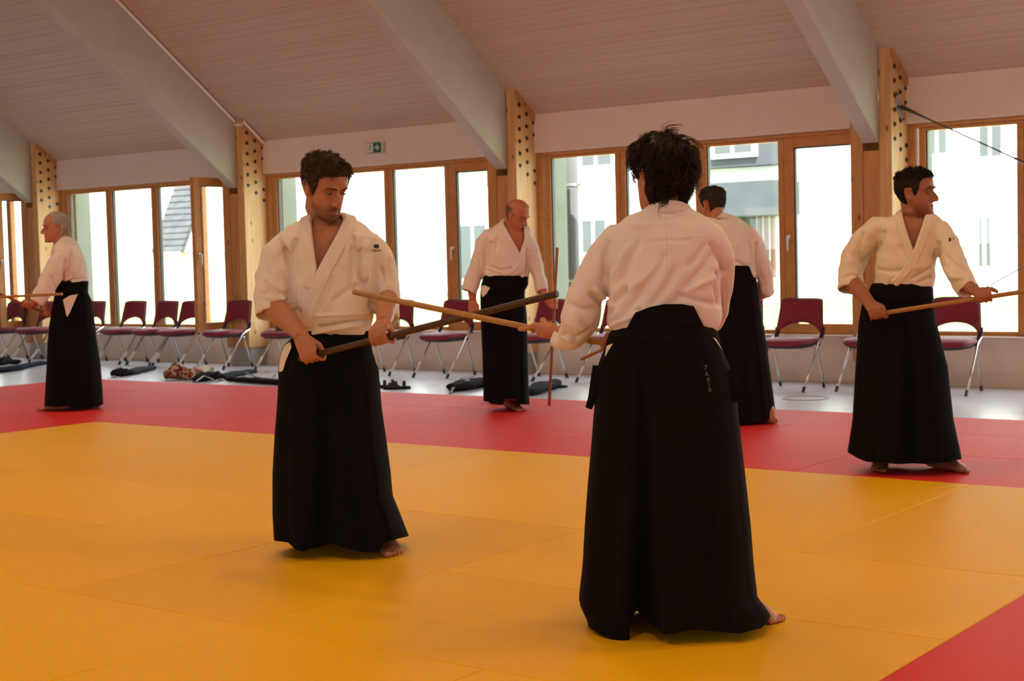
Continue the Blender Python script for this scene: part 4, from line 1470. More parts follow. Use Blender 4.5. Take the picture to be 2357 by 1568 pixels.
    # ---- hair
    def hair(s, mask, count, length, mat, cap_grow=0.006, comb=None, curl=0.0, curl_n=1.5, rad=0.0009, gravity=0.0, clump=0.35, seed=3, grey=0.0, cap_noise=0.004, segs=7, cap_z0=-0.095,
             liftf=lambda z, a: 0.3 + 0 * z, jit=0.10, pj=0.5, tint_mean=0.35):
        """scalp cap plus strands. mask(z, |phi|) > 0 inside the hairline; length, liftf likewise; comb(P) gives directions"""
        R = np.random.default_rng(seed)
        A, c = s.head_T
        ctr = np.array([0, -0.01, 0.01])
        waves = [(R.normal(size=3) * k, R.uniform(0, 6.28), w) for k, w in ((45, 1), (45, 1), (60, .8), (90, .6), (110, .5), (150, .4))]
        nz_ = lambda P: sum(w * np.sin(P @ q + o) for q, o, w in waves) / 2.2
        nzr, nph = 84, 181
        zz = np.linspace(cap_z0, 0.1185, nzr); ph = np.linspace(-math.pi, math.pi, nph)
        Z, PH = np.meshgrid(zz, ph, indexing='ij'); Z = Z.ravel(); PH = PH.ravel()
        P = head_surf(Z, PH)
        k = mask(Z, np.abs(PH))
        nv = P - ctr; nv /= np.linalg.norm(nv, axis=1)[:, None]
        g = cap_grow * np.clip(k, 0, 1) + cap_noise * nz_(P) * np.clip(k, 0, 1) - 0.004 * (k < 0.05)
        V = [P + nv * g[:, None], np.array([[0, -0.004, 0.1195 + cap_grow]])]
        tint = [np.clip(tint_mean * (0.45 + 0.4 * nz_(P * 2.0)), 0, 0.8), np.array([0.2])]
        F = []
        km = k.reshape(nzr, nph)
        for i in range(nzr - 1):
            for j in range(nph - 1):
                if max(km[i, j], km[i, j + 1], km[i + 1, j], km[i + 1, j + 1]) > 0.0:
                    a0 = i * nph + j
                    F.append((a0, a0 + 1, a0 + nph + 1, a0 + nph))
        if km[-1].min() > 0:
            for j in range(nph - 1):
                F.append(((nzr - 1) * nph + j, (nzr - 1) * nph + j + 1, nzr * nph))
        # strands, all at once
        W = R.normal(size=(count * 6, 3)); W /= np.linalg.norm(W, axis=1)[:, None]
        P = np.array([0, -0.008, 0.012]) + W * np.array([0.075, 0.095, 0.107])
        z = np.clip(P[:, 2], cap_z0, 0.1185); phi = np.arctan2(P[:, 0], P[:, 1] + 0.008)
        ok = mask(z, np.abs(phi)) > R.uniform(0, 0.7, len(z))
        z, phi = z[ok][:count], phi[ok][:count]; n = len(z)
        P = head_surf(z, phi)
        nv = P - ctr; nv /= np.linalg.norm(nv, axis=1)[:, None]
        cm = comb(P) + np.clip((P[:, 2:3] - 0.075) / 0.03, 0, 1) * np.stack([np.sin(P[:, 0] * 140 + P[:, 1] * 60 + seed), np.cos(P[:, 1] * 120 - P[:, 0] * 70), 0.6 * np.sin(P[:, 1] * 90)], 1)
        cm = cm - nv * (cm * nv).sum(1)[:, None]; cm /= np.linalg.norm(cm, axis=1)[:, None] + 1e-9
        cell = np.floor(P * 55).astype(int)
        hid = (cell[:, 0] * 73 + cell[:, 1] * 179 + cell[:, 2] * 283) % 997
        CR = np.random.default_rng(seed + 99)
        ctab = CR.normal(size=(997, 3)) * clump; ptab = CR.uniform(0, 6.28, 997); ltab = CR.uniform(0.75, 1.2, 997)
        lf = liftf(z, np.abs(phi))[:, None] * np.ones((n, 1))
        Lh = (length(z, np.abs(phi)) * R.uniform(0.75, 1.1, n) * ltab[hid])[:, None]
        d = nv * lf + cm * (1 - lf) + ctab[hid] * 0.5 * np.minimum(1, lf * 2.5) + R.normal(size=(n, 3)) * jit * np.minimum(1, lf * 3)
        d /= np.linalg.norm(d, axis=1)[:, None]
        e1 = np.cross(d, nv); e1 /= np.linalg.norm(e1, axis=1)[:, None] + 1e-9
        e2 = np.cross(d, e1)
        ph0 = (ptab[hid] + R.normal(size=n) * pj)[:, None]
        tt = np.clip(R.normal(tint_mean, 0.5 * tint_mean, n), 0, 0.85)
        tt[R.uniform(size=n) < grey] = 1.0
        kk = np.clip(mask(z, np.abs(phi)), 0, 1)
        pos = P + nv * (0.85 * (cap_grow * kk + cap_noise * nz_(P) * kk) + 0.0005)[:, None]
        pts = []
        for q in range(segs):
            t = q / (segs - 1)
            wob = curl * t ** 0.6 * Lh
            pts.append(pos + (e1 * np.cos(ph0 + 6.28 * curl_n * t) + e2 * np.sin(ph0 + 6.28 * curl_n * t)) * wob)
            pos = pos + d * Lh / (segs - 1)
            d = d + np.array([0, 0, -gravity]) + cm * 0.12
            rv = pos - ctr
            inside = np.linalg.norm(rv / np.array([0.077, 0.097, 0.110]), axis=1) < 1.03
            d = d + (rv / np.linalg.norm(rv, axis=1)[:, None]) * (0.6 * inside)[:, None]
            d /= np.linalg.norm(d, axis=1)[:, None]
        pts = np.stack(pts, 1)                                   # n, segs, 3
        T = np.gradient(pts, axis=1); T /= np.linalg.norm(T, axis=2)[..., None] + 1e-9
        x1 = np.cross(T, nv[:, None, :]); x1 /= np.linalg.norm(x1, axis=2)[..., None] + 1e-9
        x2 = np.cross(T, x1)
        rr = (rad * (1 - 0.75 * (np.arange(segs) / (segs - 1)) ** 2))[None, :, None]
        tri = np.stack([pts + (x1 * math.cos(a) + x2 * math.sin(a)) * rr for a in (0, 2.094, 4.189)], 2)   # n, segs, 3 corners, 3
        b0 = nzr * nph + 1
        V.append(tri.reshape(-1, 3)); tint.append(np.repeat(tt, segs * 3))
        base = b0 + (np.arange(n)[:, None] * segs + np.arange(segs - 1)[None, :]) * 3
        fs = []
        for k3 in range(3):
            k4 = (k3 + 1) % 3
            fs.append(np.stack([base + k3, base + k4, base + 3 + k4, base + 3 + k3], -1).reshape(-1, 4))
        F = F + np.concatenate(fs).tolist()
        V = np.concatenate(V) @ A.T + c
        o = MB().add(V, F).build('hair', mat, s.root, origin=s.b, smooth=True)
        col = np.ones((len(V), 4)); col[:, 0] = np.clip(np.concatenate(tint), 0, 1)
        ca = o.data.color_attributes.new('tint', 'FLOAT_COLOR', 'POINT')
        ca.data.foreach_set('color', col.ravel())
        return o


def hairline(xs, ys, soft=0.018):
    return lambda z, a: (z - np.interp(a, xs, ys)) / soft


def collar(pr, bottom, top, mat, th=0.0035, n=40):
    """standing collar strip round the back of the neck between two explicit edges (px,py,dd)"""
    def rs(line):
        P = np.array([pr.pt(*q) for q in line])
        t = np.concatenate([[0], np.cumsum(np.linalg.norm(np.diff(P, axis=0), axis=1))])
        tt = np.linspace(0, t[-1], n)
        Q = np.stack([np.interp(tt, t, P[:, k]) for k in range(3)], 1)
        for _ in range(5):
            Q[1:-1] = Q[1:-1] * 0.5 + 0.25 * (Q[:-2] + Q[2:])
        return Q
    B, Tp = rs(bottom), rs(top)
    c = (B.mean(0) + Tp.mean(0)) / 2
    rings = []
    for i in range(n):
        o = B[i] - c; o[2] = 0; o /= np.linalg.norm(o) + 1e-9
        b, t = B[i], Tp[i]
        mid = (b + t) / 2 + o * 0.001
        rings.append(np.array([b - o * th, b + o * th * 0.6, mid + o * th, t + o * th * 0.8, t + pr.z * 0.003, t - o * th * 0.8, mid - o * th]))
    return MB().rings(rings).build('collar', mat, pr.jacket, origin=pr.b, smooth=True)


def staff(p0, p1, r, mat, label, extra=0.0):
    p0 = np.asarray(p0, float); p1 = np.asarray(p1, float)
    d = (p1 - p0) / np.linalg.norm(p1 - p0)
    p1 = p1 + d * extra
    e = 0.002
    mb = MB().tube([p0, p0 + d * e, p1 - d * e, p1], [r - e, r, r, r - e], n=24)
    o = mb.build('wooden_staff', mat, origin=tuple((p0 + p1) / 2), smooth=False)
    for p in o.data.polygons:
        if len(p.vertices) == 4:
            p.use_smooth = True
    tag(o, label, 'staff', 'wooden training staffs')
    return o


def side_fade(x, a, b):
    return float(np.clip((x - a) / (b - a), 0, 1))
# ---- the man in front, facing the camera, head turned to his left
fm = Person((-4.25, 4.43), 'dark-haired bearded man in cream jacket and black hakama facing us, holding the dark staff',
            skin=mat_skin('skin_front', (0.42, 0.175, 0.09)), gi=M_GI, hk=M_HAKAMA)
J0 = fm.pt(690, 826, -0.30); J1 = fm.pt(1283, 676, -1.02)
JD = (J1 - J0) / np.linalg.norm(J1 - J0)
jat = lambda t: J0 + JD * t
fm.head(749, 431, -0.03, 35, pitch=22, roll=-2, scale=1.06, neck=(752, 515, 0.02), neck_r=0.058)
fm.torso([(497, 716, 790, 0.060, 0.03), (507, 690, 815, 0.080, 0.02), (522, 660, 846, 0.100, 0.01), (545, 645, 868, 0.118, 0.0), (590, 645, 868, 0.130, 0.0), (640, 652, 862, 0.135, -0.01),
          (690, 662, 860, 0.135, -0.015), (735, 675, 858, 0.132, -0.02), (755, 684, 855, 0.128, -0.02), (775, 694, 848, 0.118, -0.02)])
# sleeves
fm.sleeve([(690, 562, 0.01), (664, 568, 0.01), (642, 592, 0.0), (629, 640, -0.02), (628, 690, -0.04), (631, 724, -0.06)], [(0.05, 0.06), (0.068, 0.085), (0.075, 0.082), (0.074, 0.084), (0.076, 0.09), (0.078, 0.092)], ref=fm.d)
fm.sleeve([(822, 562, 0.02), (848, 568, 0.02), (868, 592, 0.02), (882, 640, 0.01), (890, 690, -0.01), (893, 735, -0.05)], [(0.05, 0.06), (0.066, 0.085), (0.070, 0.08), (0.062, 0.08), (0.055, 0.082), (0.047, 0.084)], ref=fm.d)
# arms
fm.body.tube([fm.pt(672, 560, 0.01), fm.pt(640, 620, 0.0), fm.pt(628, 700, -0.05)], [0.048, 0.046, 0.045], n=14, round_ends=True)
fm.body.tube([fm.pt(840, 560, 0.02), fm.pt(878, 620, 0.01), fm.pt(893, 700, -0.03)], [0.048, 0.046, 0.044], n=14, round_ends=True)
fm.grip(jat(0.065), JD, fm.vec(-0.35, -0.45, 0.8), fm.vec(0.1, -0.75, -0.6), fm.pt(690, 768, -0.31), fm.pt(632, 706, -0.07), fore_r=(0.050, 0.032), scale=1.05, thumb=(-60, -130, -190))
fm.grip(jat(0.405), JD, fm.vec(-0.35, 0.1, 0.9), fm.vec(0.0, -1.0, 0.1), fm.pt(885, 738, -0.40), fm.pt(892, 690, -0.05), fore_r=(0.046, 0.034), scale=1.05, curl=(60, 130, 200), thumb=(-60, -120, -175))
# legs and the bare foot that shows
fm.body.tube([fm.pt(770, 760, 0.0), fm.pt(770, 830, 0.0), fm.pt(770, 880, 0.0)], [0.12, 0.14, 0.13], n=18, round_ends=True)
fm.body.tube([fm.pt(725, 850, 0.0), fm.pt(705, 1050, 0.0), fm.pt(700, 1225, 0.06)], [0.08, 0.06, 0.045], n=14, round_ends=True)
fm.body.tube([fm.pt(815, 850, 0.0), fm.pt(850, 1050, -0.04), fm.pt(872, 1215, 0.0)], [0.08, 0.06, 0.045], n=14, round_ends=True)
hl = on_z(868, 1247); tf = on_z(912, 1284)
fm.foot(hl, hl + (tf - hl) * 1.0, fm.pt(872, 1205, 0.0), big=1, scale=1.05)
hl = on_z(694, 1222); fm.foot(hl, hl + fm.vec(-0.03, -0.15, 0) , fm.pt(700, 1200, 0.05), big=-1)


def beard_fm(L):
    low = np.clip((-0.042 - L[:, 2]) / 0.02, 0, 1)
    jaw = np.clip((L[:, 1] - 0.0) / 0.02, 0, 1) * np.clip((L[:, 2] + 0.135) / 0.015, 0, 1)
    cheek = np.clip(1.2 - np.exp(-(((np.abs(L[:, 0]) - 0.040) / 0.020) ** 2 + ((L[:, 2] + 0.045) / 0.018) ** 2)), 0.2, 1)
    chin = np.exp(-((L[:, 0] / 0.030) ** 2 + ((L[:, 2] + 0.10) / 0.02) ** 2))
    mous = np.exp(-(((L[:, 2] + 0.0575 + 0.25 * np.abs(L[:, 0])) / 0.007) ** 2)) * np.exp(-(np.abs(L[:, 0]) / 0.026) ** 4) * (L[:, 1] > 0.055)
    side = np.exp(-((np.abs(L[:, 0]) - 0.068) / 0.012) ** 2) * np.clip((-L[:, 2] + 0.03) / 0.03, 0, 1) * (L[:, 1] > -0.005) * (L[:, 1] < 0.03) * (L[:, 2] > -0.1)
    return 0.50 * low * jaw * cheek + 0.42 * chin * (L[:, 1] > 0.04) + 0.45 * mous + 0.3 * side


fm.build_body(0.0038, 4, beard=beard_fm, lips=0.5)
M_HAIR_FM = mat_hair('hair_brown', (0.016, 0.010, 0.006), (0.13, 0.080, 0.045))
fm.face_parts(fm.body_o, M_HAIR_FM, gaze=-0.6, lid=1.0)


mask_fm = hairline([0, .5, .8, 1.05, 1.15, 1.38, 1.48, 1.6, 1.85, 2.0, 2.3, 3.15], [.070, .066, .062, .050, .0, -.028, .0, .02, .02, .0, -.035, -.05])
fm.hair(mask_fm, 7000, lambda z, a: np.where(z > 0.06, 0.024, np.where(z > 0.02, 0.015, 0.008)), M_HAIR_FM, cap_grow=0.009,
        comb=lambda P: np.stack([0.2 * np.sign(P[:, 0]), np.where(P[:, 2] > 0.05, 0.55, -0.35), -0.35 + 0 * P[:, 0]], 1), curl=0.16, curl_n=0.7, rad=0.0008, clump=0.7, seed=11, cap_noise=0.005, grey=0.03,
        tint_mean=0.45, liftf=lambda z, a: np.where(z > 0.06, 0.36, np.where(z > 0.02, 0.2, 0.06)), jit=0.12, pj=0.3)
V_FM = [(716, 470), (712, 500), (719, 560), (724, 600), (729, 628), (736, 612), (760, 572), (786, 535), (803, 505), (805, 480), (800, 440), (720, 440)]
fm.build_jacket(0.0055, 9, cut=V_FM, wr=0.0022, seed=2.0, folds=[
    ([(655, 575), (668, 620), (672, 680), (672, 715)], 7, -0.016), ([(642, 560), (660, 600), (668, 640)], 7, 0.006),
    ([(832, 580), (827, 610), (834, 650), (850, 690), (862, 712)], 7, -0.016), ([(845, 560), (836, 600), (842, 640)], 6, 0.007),
    ([(812, 575), (806, 620), (808, 660)], 9, -0.006), ([(798, 560), (792, 610)], 8, 0.005),
    ([(680, 560), (677, 600), (684, 640)], 8, -0.006),
    ([(735, 752), (790, 742), (850, 735)], 4, -0.006), ([(700, 738), (690, 720), (678, 712)], 5, -0.007),
    ([(720, 768), (780, 757), (845, 745)], 4, 0.004), ([(770, 690), (800, 668), (840, 655)], 9, -0.005), ([(720, 728), (850, 722)], 3, 0.003),
    ([(610, 650), (625, 668), (660, 678)], 7, -0.005), ([(600, 690), (640, 700), (668, 690)], 7, -0.004), ([(880, 620), (890, 660), (905, 690)], 8, -0.005),
    ([(648, 540), (640, 580)], 8, 0.004), ([(639, 536), (655, 574)], 5, -0.005), ([(682, 552), (664, 598)], 6, -0.004), ([(814, 545), (823, 581), (828, 625), (843, 652)], 5, -0.004), ([(845, 577), (836, 607)], 6, -0.004), ([(605, 676), (627, 668), (650, 684)], 5, -0.005), ([(612, 600), (622, 640)], 7, -0.003), ([(892, 600), (900, 650)], 6, -0.003), ([(760, 640), (752, 680), (735, 715)], 6, -0.003)])
# collar: the strip over his right breast, then the overlapping one from neck to waist
fm.band([(790, 497, 0.085), (750, 486, 0.10), (714, 490, 0.06), (702, 505, -0.03), (705, 545), (710, 590), (716, 630), (712, 662)], 'lapel', M_GI, width=0.050, th=0.010, ridges=5)
fm.band([(718, 492, 0.09), (758, 487, 0.10), (796, 494, 0.05), (808, 512, -0.03), (788, 552), (757, 605), (732, 655), (712, 708), (704, 748)], 'lapel', M_GI, width=0.058, th=0.012, ridges=6)
fm.stitch([(722, 728), (790, 726), (852, 722)]); fm.stitch([(716, 742), (780, 741), (852, 736)])
# brand badge on the sleeve
bd = []
bh, bn = fm.hit(866, 567)


def decal(pr, px, py, pts, name, mat, parent, scale_px=1.0, lift=0.002):
    """flat print that follows the cloth; pts polylines in pixels round (px,py)"""
    mb = MB()
    for line, w in pts:
        P = []
        for (x, y) in line:
            h, n = pr.hit(px + x, py + y)
            P.append(h + n * lift)
        mb.tube(P, [(w, 0.0006)] * len(P), n=6, ref=n)
    return mb.build(name, mat, parent, origin=pr.b)


decal(fm, 866, 567, [([(-4.5, -3), (4.5, -2.5)], 0.0022), ([(-4.5, 3), (4.5, 3.5)], 0.0022), ([(-4.5, -3.5), (-4.5, 3.5)], 0.0022), ([(4.5, -3), (4.5, 3.5)], 0.0022), ([(-4, 0), (4, 0.5)], 0.0032), ([(-2, -2), (3, 2)], 0.0014)], 'badge', M_PRINT, fm.jacket)
LET = {'D': [[(0, -1.6), (0, 1.6), (1.4, 1.3), (2, 0), (1.4, -1.3), (0, -1.6)]], 'O': [[(0.4, -1.5), (1.8, -1.5), (2.2, 0), (1.8, 1.5), (0.4, 1.5), (0, 0), (0.4, -1.5)]], 'M': [[(0, 1.6), (0.2, -1.6), (1.3, 0.6), (2.4, -1.6), (2.6, 1.6)]],
       'Y': [[(0, -1.6), (1, 0), (2.2, -1.6)], [(1, 0), (0.9, 1.7)]], 'S': [[(2, -1.3), (1, -1.7), (0.1, -0.9), (1.8, 0.6), (1.2, 1.6), (0, 1.3)]]}
bx = -11
for ch in 'DOMYOS':
    decal(fm, 866 + bx, 576 + 0.03 * (bx + 1) * (bx + 1) * -0.6 + 1.5, [(l, 0.0009) for l in LET[ch]], 'badge_letter', M_PRINT, fm.jacket)
    bx += 3.9
# hakama
HK_FM = [(762, 688, 852, 0.120, -0.02), (782, 668, 852, 0.136, -0.01), (792, 655, 854, 0.142, -0.01), (812, 646, 861, 0.155, 0.0), (850, 640, 872, 0.172, 0.0), (870, 641, 873, 0.175, 0.0), (940, 637, 879, 0.185, 0.0), (1000, 632, 888, 0.195, 0.0), (1092, 627, 900, 0.205, 0.0), (1140, 627, 904, 0.21, 0.0), (1184, 627, 922, 0.215, 0.0), (1236, 630, 942, 0.22, 0.0), (1275, 632, 944, 0.22, 0.0)]
HEM_FM = [(625, 1244), (664, 1249), (682, 1266), (699, 1271), (712, 1264), (771, 1252), (791, 1262), (830, 1270), (872, 1273), (884, 1252), (900, 1245), (944, 1234)]
hk = fm.skirt(HK_FM, HEM_FM, 'hakama', M_HAKAMA, seed=4, notch=(745, 26, 0.10))
fm.side_opening(hk, [(642.5, 840), (646.5, 815), (655, 795), (668, 786)], [(642, 856), (650, 856), (658, 830), (671, 799)], M_GI)
fm.side_opening(hk, [(852, 790), (857, 800)], [(866, 835), (870, 845)], M_GI, n=6)
fm.waistband([(768, 690, 851, 0.124, -0.02), (772, 687, 853, 0.130, -0.02), (788, 676, 854, 0.140, -0.015), (800, 668, 857, 0.148, -0.01), (803, 670, 855, 0.144, -0.01)], 'waistband', M_HAKAMA, parent=hk)
staff(J0, J1, 0.0125, M_JO_DARK, 'dark brown wooden staff held by the bearded front man, crossing the pale one')
# ---- the curly haired woman, seen from behind
wo = Person((-2.38, 4.08), 'dark curly-haired person seen from behind in white jacket and black hakama, holding the pale staff',
            skin=mat_skin('skin_woman', (0.47, 0.19, 0.10)), gi=M_GI_B, hk=M_HAKAMA2)
W0 = wo.pt(1478, 810, 0.02); W1 = wo.pt(814, 672, 0.70)
# keep the hand where the photograph shows it
WH = wo.pt(1256, 762, 0.235)
WT = wo.pt(814, 672, 0.72)
WD = (WT - WH) / np.linalg.norm(WT - WH)
W0 = WH - WD * 0.36
wo.head(1520, 408, 0.02, -143, pitch=4, scale=0.97, neck=(1535, 480, 0.0), neck_r=0.046)
wo.torso([(468, 1498, 1582, 0.046, 0.0), (482, 1478, 1598, 0.064, 0.0), (500, 1440, 1624, 0.085, 0.0), (520, 1412, 1646, 0.102, 0.0), (560, 1402, 1660, 0.118, 0.0), (610, 1404, 1660, 0.126, 0.0),
          (660, 1404, 1658, 0.130, 0.0), (705, 1398, 1660, 0.134, 0.0), (735, 1394, 1660, 0.136, 0.0), (752, 1398, 1652, 0.132, 0.0), (768, 1410, 1640, 0.12, 0.0), (790, 1420, 1630, 0.11, 0.0)])
wo.sleeve([(1460, 548, 0.0), (1428, 552, 0.0), (1396, 592, 0.0), (1368, 640, 0.01), (1344, 690, 0.02), (1332, 735, 0.03), (1326, 760, 0.06), (1308, 772, 0.14), (1292, 772, 0.20)],
          [(0.05, 0.06), (0.064, 0.075), (0.060, 0.075), (0.057, 0.075), (0.060, 0.075), (0.064, 0.072), (0.052, 0.06), (0.036, 0.056), (0.032, 0.054)], ref=wo.d, cup=0.06)
wo.sleeve([(1600, 545, 0.0), (1632, 552, 0.02), (1650, 590, 0.04), (1655, 640, 0.08), (1648, 690, 0.14), (1630, 730, 0.24), (1600, 765, 0.34)],
          [(0.05, 0.06), (0.058, 0.07), (0.045, 0.07), (0.040, 0.07), (0.038, 0.068), (0.04, 0.06), (0.04, 0.055)], ref=wo.d, cup=0.06)
wo.body.tube([wo.pt(1440, 560, 0.0), wo.pt(1380, 640, 0.01), wo.pt(1328, 755, 0.05)], [0.040, 0.034, 0.034], n=12, round_ends=True)
wo.body.tube([wo.pt(1620, 560, 0.02), wo.pt(1652, 630, 0.07), wo.pt(1640, 715, 0.18)], [0.044, 0.036, 0.033], n=12, round_ends=True)
wo.grip(WH, WD, wo.vec(0.30, -0.85, 0.35), wo.vec(-0.05, 0.2, -1.0), wo.pt(1293, 765, 0.20), wo.pt(1330, 762, 0.05), rs=0.0105, scale=0.97, fore_r=(0.038, 0.027), index_out=True, curl=(70, 150, 215), thumb=(-70, -110, -140))
wo.grip(W0 + WD * 0.07, WD, wo.vec(0.5, 0.3, 0.9), wo.vec(-0.3, 0.9, 0.0), W0 + WD * 0.05 + wo.vec(0.05, -0.01, 0.05), wo.pt(1640, 715, 0.20), rs=0.0105, scale=0.95, fore_r=(0.036, 0.026))
wo.body.tube([wo.pt(1530, 745, 0.0), wo.pt(1530, 840, 0.0), wo.pt(1530, 890, 0.0)], [0.10, 0.13, 0.12], n=18, round_ends=True)
wo.body.tube([wo.pt(1470, 860, 0.0), wo.pt(1430, 1150, 0.0), wo.pt(1420, 1390, 0.05)], [0.075, 0.055, 0.042], n=14, round_ends=True)
wo.body.tube([wo.pt(1590, 860, 0.0), wo.pt(1660, 1150, 0.02), wo.pt(1712, 1385, 0.1)], [0.075, 0.055, 0.042], n=14, round_ends=True)
hl = on_z(1700, 1428); tf = on_z(1801, 1436)
wo.foot(hl, tf, wo.pt(1712, 1375, 0.1), big=-1, scale=0.92)
hl = on_z(1420, 1440); wo.foot(hl, hl + wo.vec(-0.06, 0.16, 0), wo.pt(1422, 1370, 0.1), big=1, scale=0.9)
wo.build_body(0.0038, 4, lips=0.6)
M_HAIR_WO = mat_hair('hair_dark_curly', (0.004, 0.003, 0.0025), (0.15, 0.085, 0.045), rough=0.5)


mask_wo = hairline([0, .8, 1.1, 1.25, 1.4, 1.5, 1.75, 1.85, 2.1, 3.15], [.058, .05, .035, -.005, .005, .02, .02, -.06, -.095, -.098])
wo.hair(mask_wo, 7500, lambda z, a: np.where(a < 1.3, 0.038, np.where(a < 1.95, np.where(z > 0.08, 0.048, 0.026), np.where(z > 0.05, 0.056, 0.060))), M_HAIR_WO, cap_grow=0.014,
        comb=lambda P: np.stack([0.3 * np.sign(P[:, 0]), np.where(P[:, 1] > 0.02, 0.25, -0.35), -0.75 + 0 * P[:, 0]], 1), curl=0.22, curl_n=1.25, rad=0.0010, gravity=0.15, clump=0.8, seed=21, grey=0.03, cap_noise=0.010, segs=13, cap_z0=-0.098,
        liftf=lambda z, a: np.where(z > 0.03, 0.40, 0.24), jit=0.05, pj=0.2, tint_mean=0.12)
wo.build_jacket(0.006, 9, wr=0.0022, seed=5.0, folds=[
    ([(1400, 560), (1392, 600), (1395, 640)], 10, -0.007), ([(1440, 570), (1420, 620), (1405, 660)], 12, 0.005),
    ([(1362, 680), (1385, 700), (1398, 722)], 6, -0.010), ([(1372, 668), (1395, 690), (1404, 706)], 6, 0.006),
    ([(1440, 665), (1415, 690), (1404, 715)], 7, -0.009), ([(1395, 742), (1430, 725), (1470, 712)], 6, -0.006),
    ([(1395, 755), (1425, 742), (1462, 728)], 5, 0.004), ([(1470, 560), (1450, 600), (1438, 640)], 10, -0.004),
    ([(1640, 560), (1655, 590), (1662, 625)], 7, -0.006), ([(1652, 630), (1648, 660), (1655, 700)], 6, -0.010), ([(1640, 700), (1600, 690), (1565, 680)], 8, -0.004),
    ([(1645, 640), (1610, 655), (1570, 675)], 9, 0.004), ([(1520, 600), (1490, 640), (1450, 665)], 10, 0.003), ([(1310, 700), (1340, 715), (1370, 712)], 8, -0.004),
    ([(1300, 770), (1325, 780), (1350, 765)], 6, -0.005), ([(1340, 745), (1360, 760), (1375, 745)], 7, -0.004), ([(1460, 520), (1500, 512), (1560, 514)], 8, 0.002), ([(1530, 590), (1500, 640), (1465, 690), (1440, 715)], 13, -0.004), ([(1555, 620), (1530, 665), (1500, 700)], 11, -0.0035), ([(1640, 590), (1600, 640), (1560, 690)], 13, -0.004), ([(1625, 565), (1590, 610)], 10, -0.003), ([(1440, 560), (1425, 585), (1420, 610)], 7, -0.004), ([(1490, 556), (1520, 552), (1560, 554), (1585, 551)], 4, -0.002)])
collar(wo, [(1464, 512, 0.02), (1478, 502, -0.03), (1503, 495, -0.064), (1540, 491, -0.076), (1576, 494, -0.062), (1598, 503, -0.025), (1606, 512, 0.03)],
       [(1474, 492, 0.035), (1490, 476, -0.025), (1513, 466, -0.058), (1542, 461, -0.068), (1572, 466, -0.055), (1590, 478, -0.015), (1596, 490, 0.04)], M_GI_B)
wo.stitch([(1476, 508), (1503, 497), (1540, 493), (1578, 496), (1600, 507)], r=0.0009)
wo.stitch([(1530, 496), (1534, 560), (1535, 640), (1531, 700)], r=0.0012); wo.stitch([(1543, 560), (1545, 640), (1541, 700)], r=0.0007)
wo.stitch([(1432, 546), (1480, 546), (1530, 549)], r=0.0008); wo.stitch([(1545, 548), (1600, 546), (1655, 540)], r=0.0008)
HK_WO = [(738, 1428, 1632, 0.132, 0.0), (764, 1403, 1654, 0.150, 0.0), (800, 1392, 1660, 0.165, 0.0), (840, 1376, 1678, 0.180, 0.0), (918, 1369, 1696, 0.19, 0.0), (1010, 1362, 1706, 0.20, 0.0), (1124, 1352, 1719, 0.21, 0.0),
         (1207, 1346, 1728, 0.215, 0.0), (1299, 1341, 1735, 0.22, 0.0), (1377, 1332, 1744, 0.225, 0.0), (1400, 1337, 1764, 0.225, 0.0), (1425, 1350, 1778, 0.225, 0.0), (1480, 1365, 1778, 0.225, 0.0)]
HEM_WO = [(1330, 1392), (1350, 1412), (1362, 1426), (1366, 1446), (1392, 1464), (1422, 1479), (1449, 1473), (1452, 1434), (1484, 1402), (1497, 1424), (1530, 1462), (1603, 1450), (1704, 1459), (1754, 1446), (1775, 1420), (1782, 1416)]
hkw = wo.skirt(HK_WO, HEM_WO, 'hakama', M_HAKAMA2, seed=9, notch=(1486, 24, 0.12))
wo.side_opening(hkw, [(1396, 797), (1403, 793), (1411, 791)], [(1392, 820), (1394, 820), (1400, 808)], M_GI_B)
wo.side_opening(hkw, [(1641, 777), (1648, 780)], [(1660, 802), (1666, 811)], M_GI_B)
wo.waistband([(748, 1420, 1640, 0.140, 0.0), (753, 1410, 1648, 0.146, 0.0), (768, 1404, 1652, 0.155, 0.0), (778, 1400, 1655, 0.160, 0.0), (782, 1402, 1653, 0.157, 0.0)], 'waistband', M_HAKAMA2, parent=hkw)
wo.patch([(1462, 720), (1495, 707), (1530, 700), (1568, 700), (1597, 705)], [(1442, 756), (1490, 762), (1530, 764), (1575, 764), (1624, 758)], 'back_board', M_HAKAMA2, lift=0.010, parent=hkw)
# tie ends at the left hip and a loop on the right
P = [wo.pt(1376, 842, -0.06), wo.pt(1371, 880, -0.07), wo.pt(1364, 915, -0.07), wo.pt(1355, 940, -0.06)]
MB().tube(P, [(0.016, 0.003), (0.017, 0.003), (0.014, 0.003), (0.011, 0.003)], n=8, ref=wo.d).build('tie_end', M_HAKAMA2, hkw, origin=wo.b)
P = [wo.pt(1684, 850, -0.06), wo.pt(1693, 890, -0.08), wo.pt(1697, 925, -0.08)]
MB().tube(P, [(0.013, 0.003), (0.014, 0.003), (0.010, 0.003)], n=8, ref=wo.d).build('tie_end', M_HAKAMA2, hkw, origin=wo.b)
# embroidered katakana on the right hip, strokes in pixels
M_THREAD = new_mat('grey_thread', (0.20, 0.23, 0.25), 0.7)
HKBVH = BVHTree.FromPolygons([Vector(np.array(v.co) + wo.b) for v in hkw.data.vertices], [list(p.vertices) for p in hkw.data.polygons])


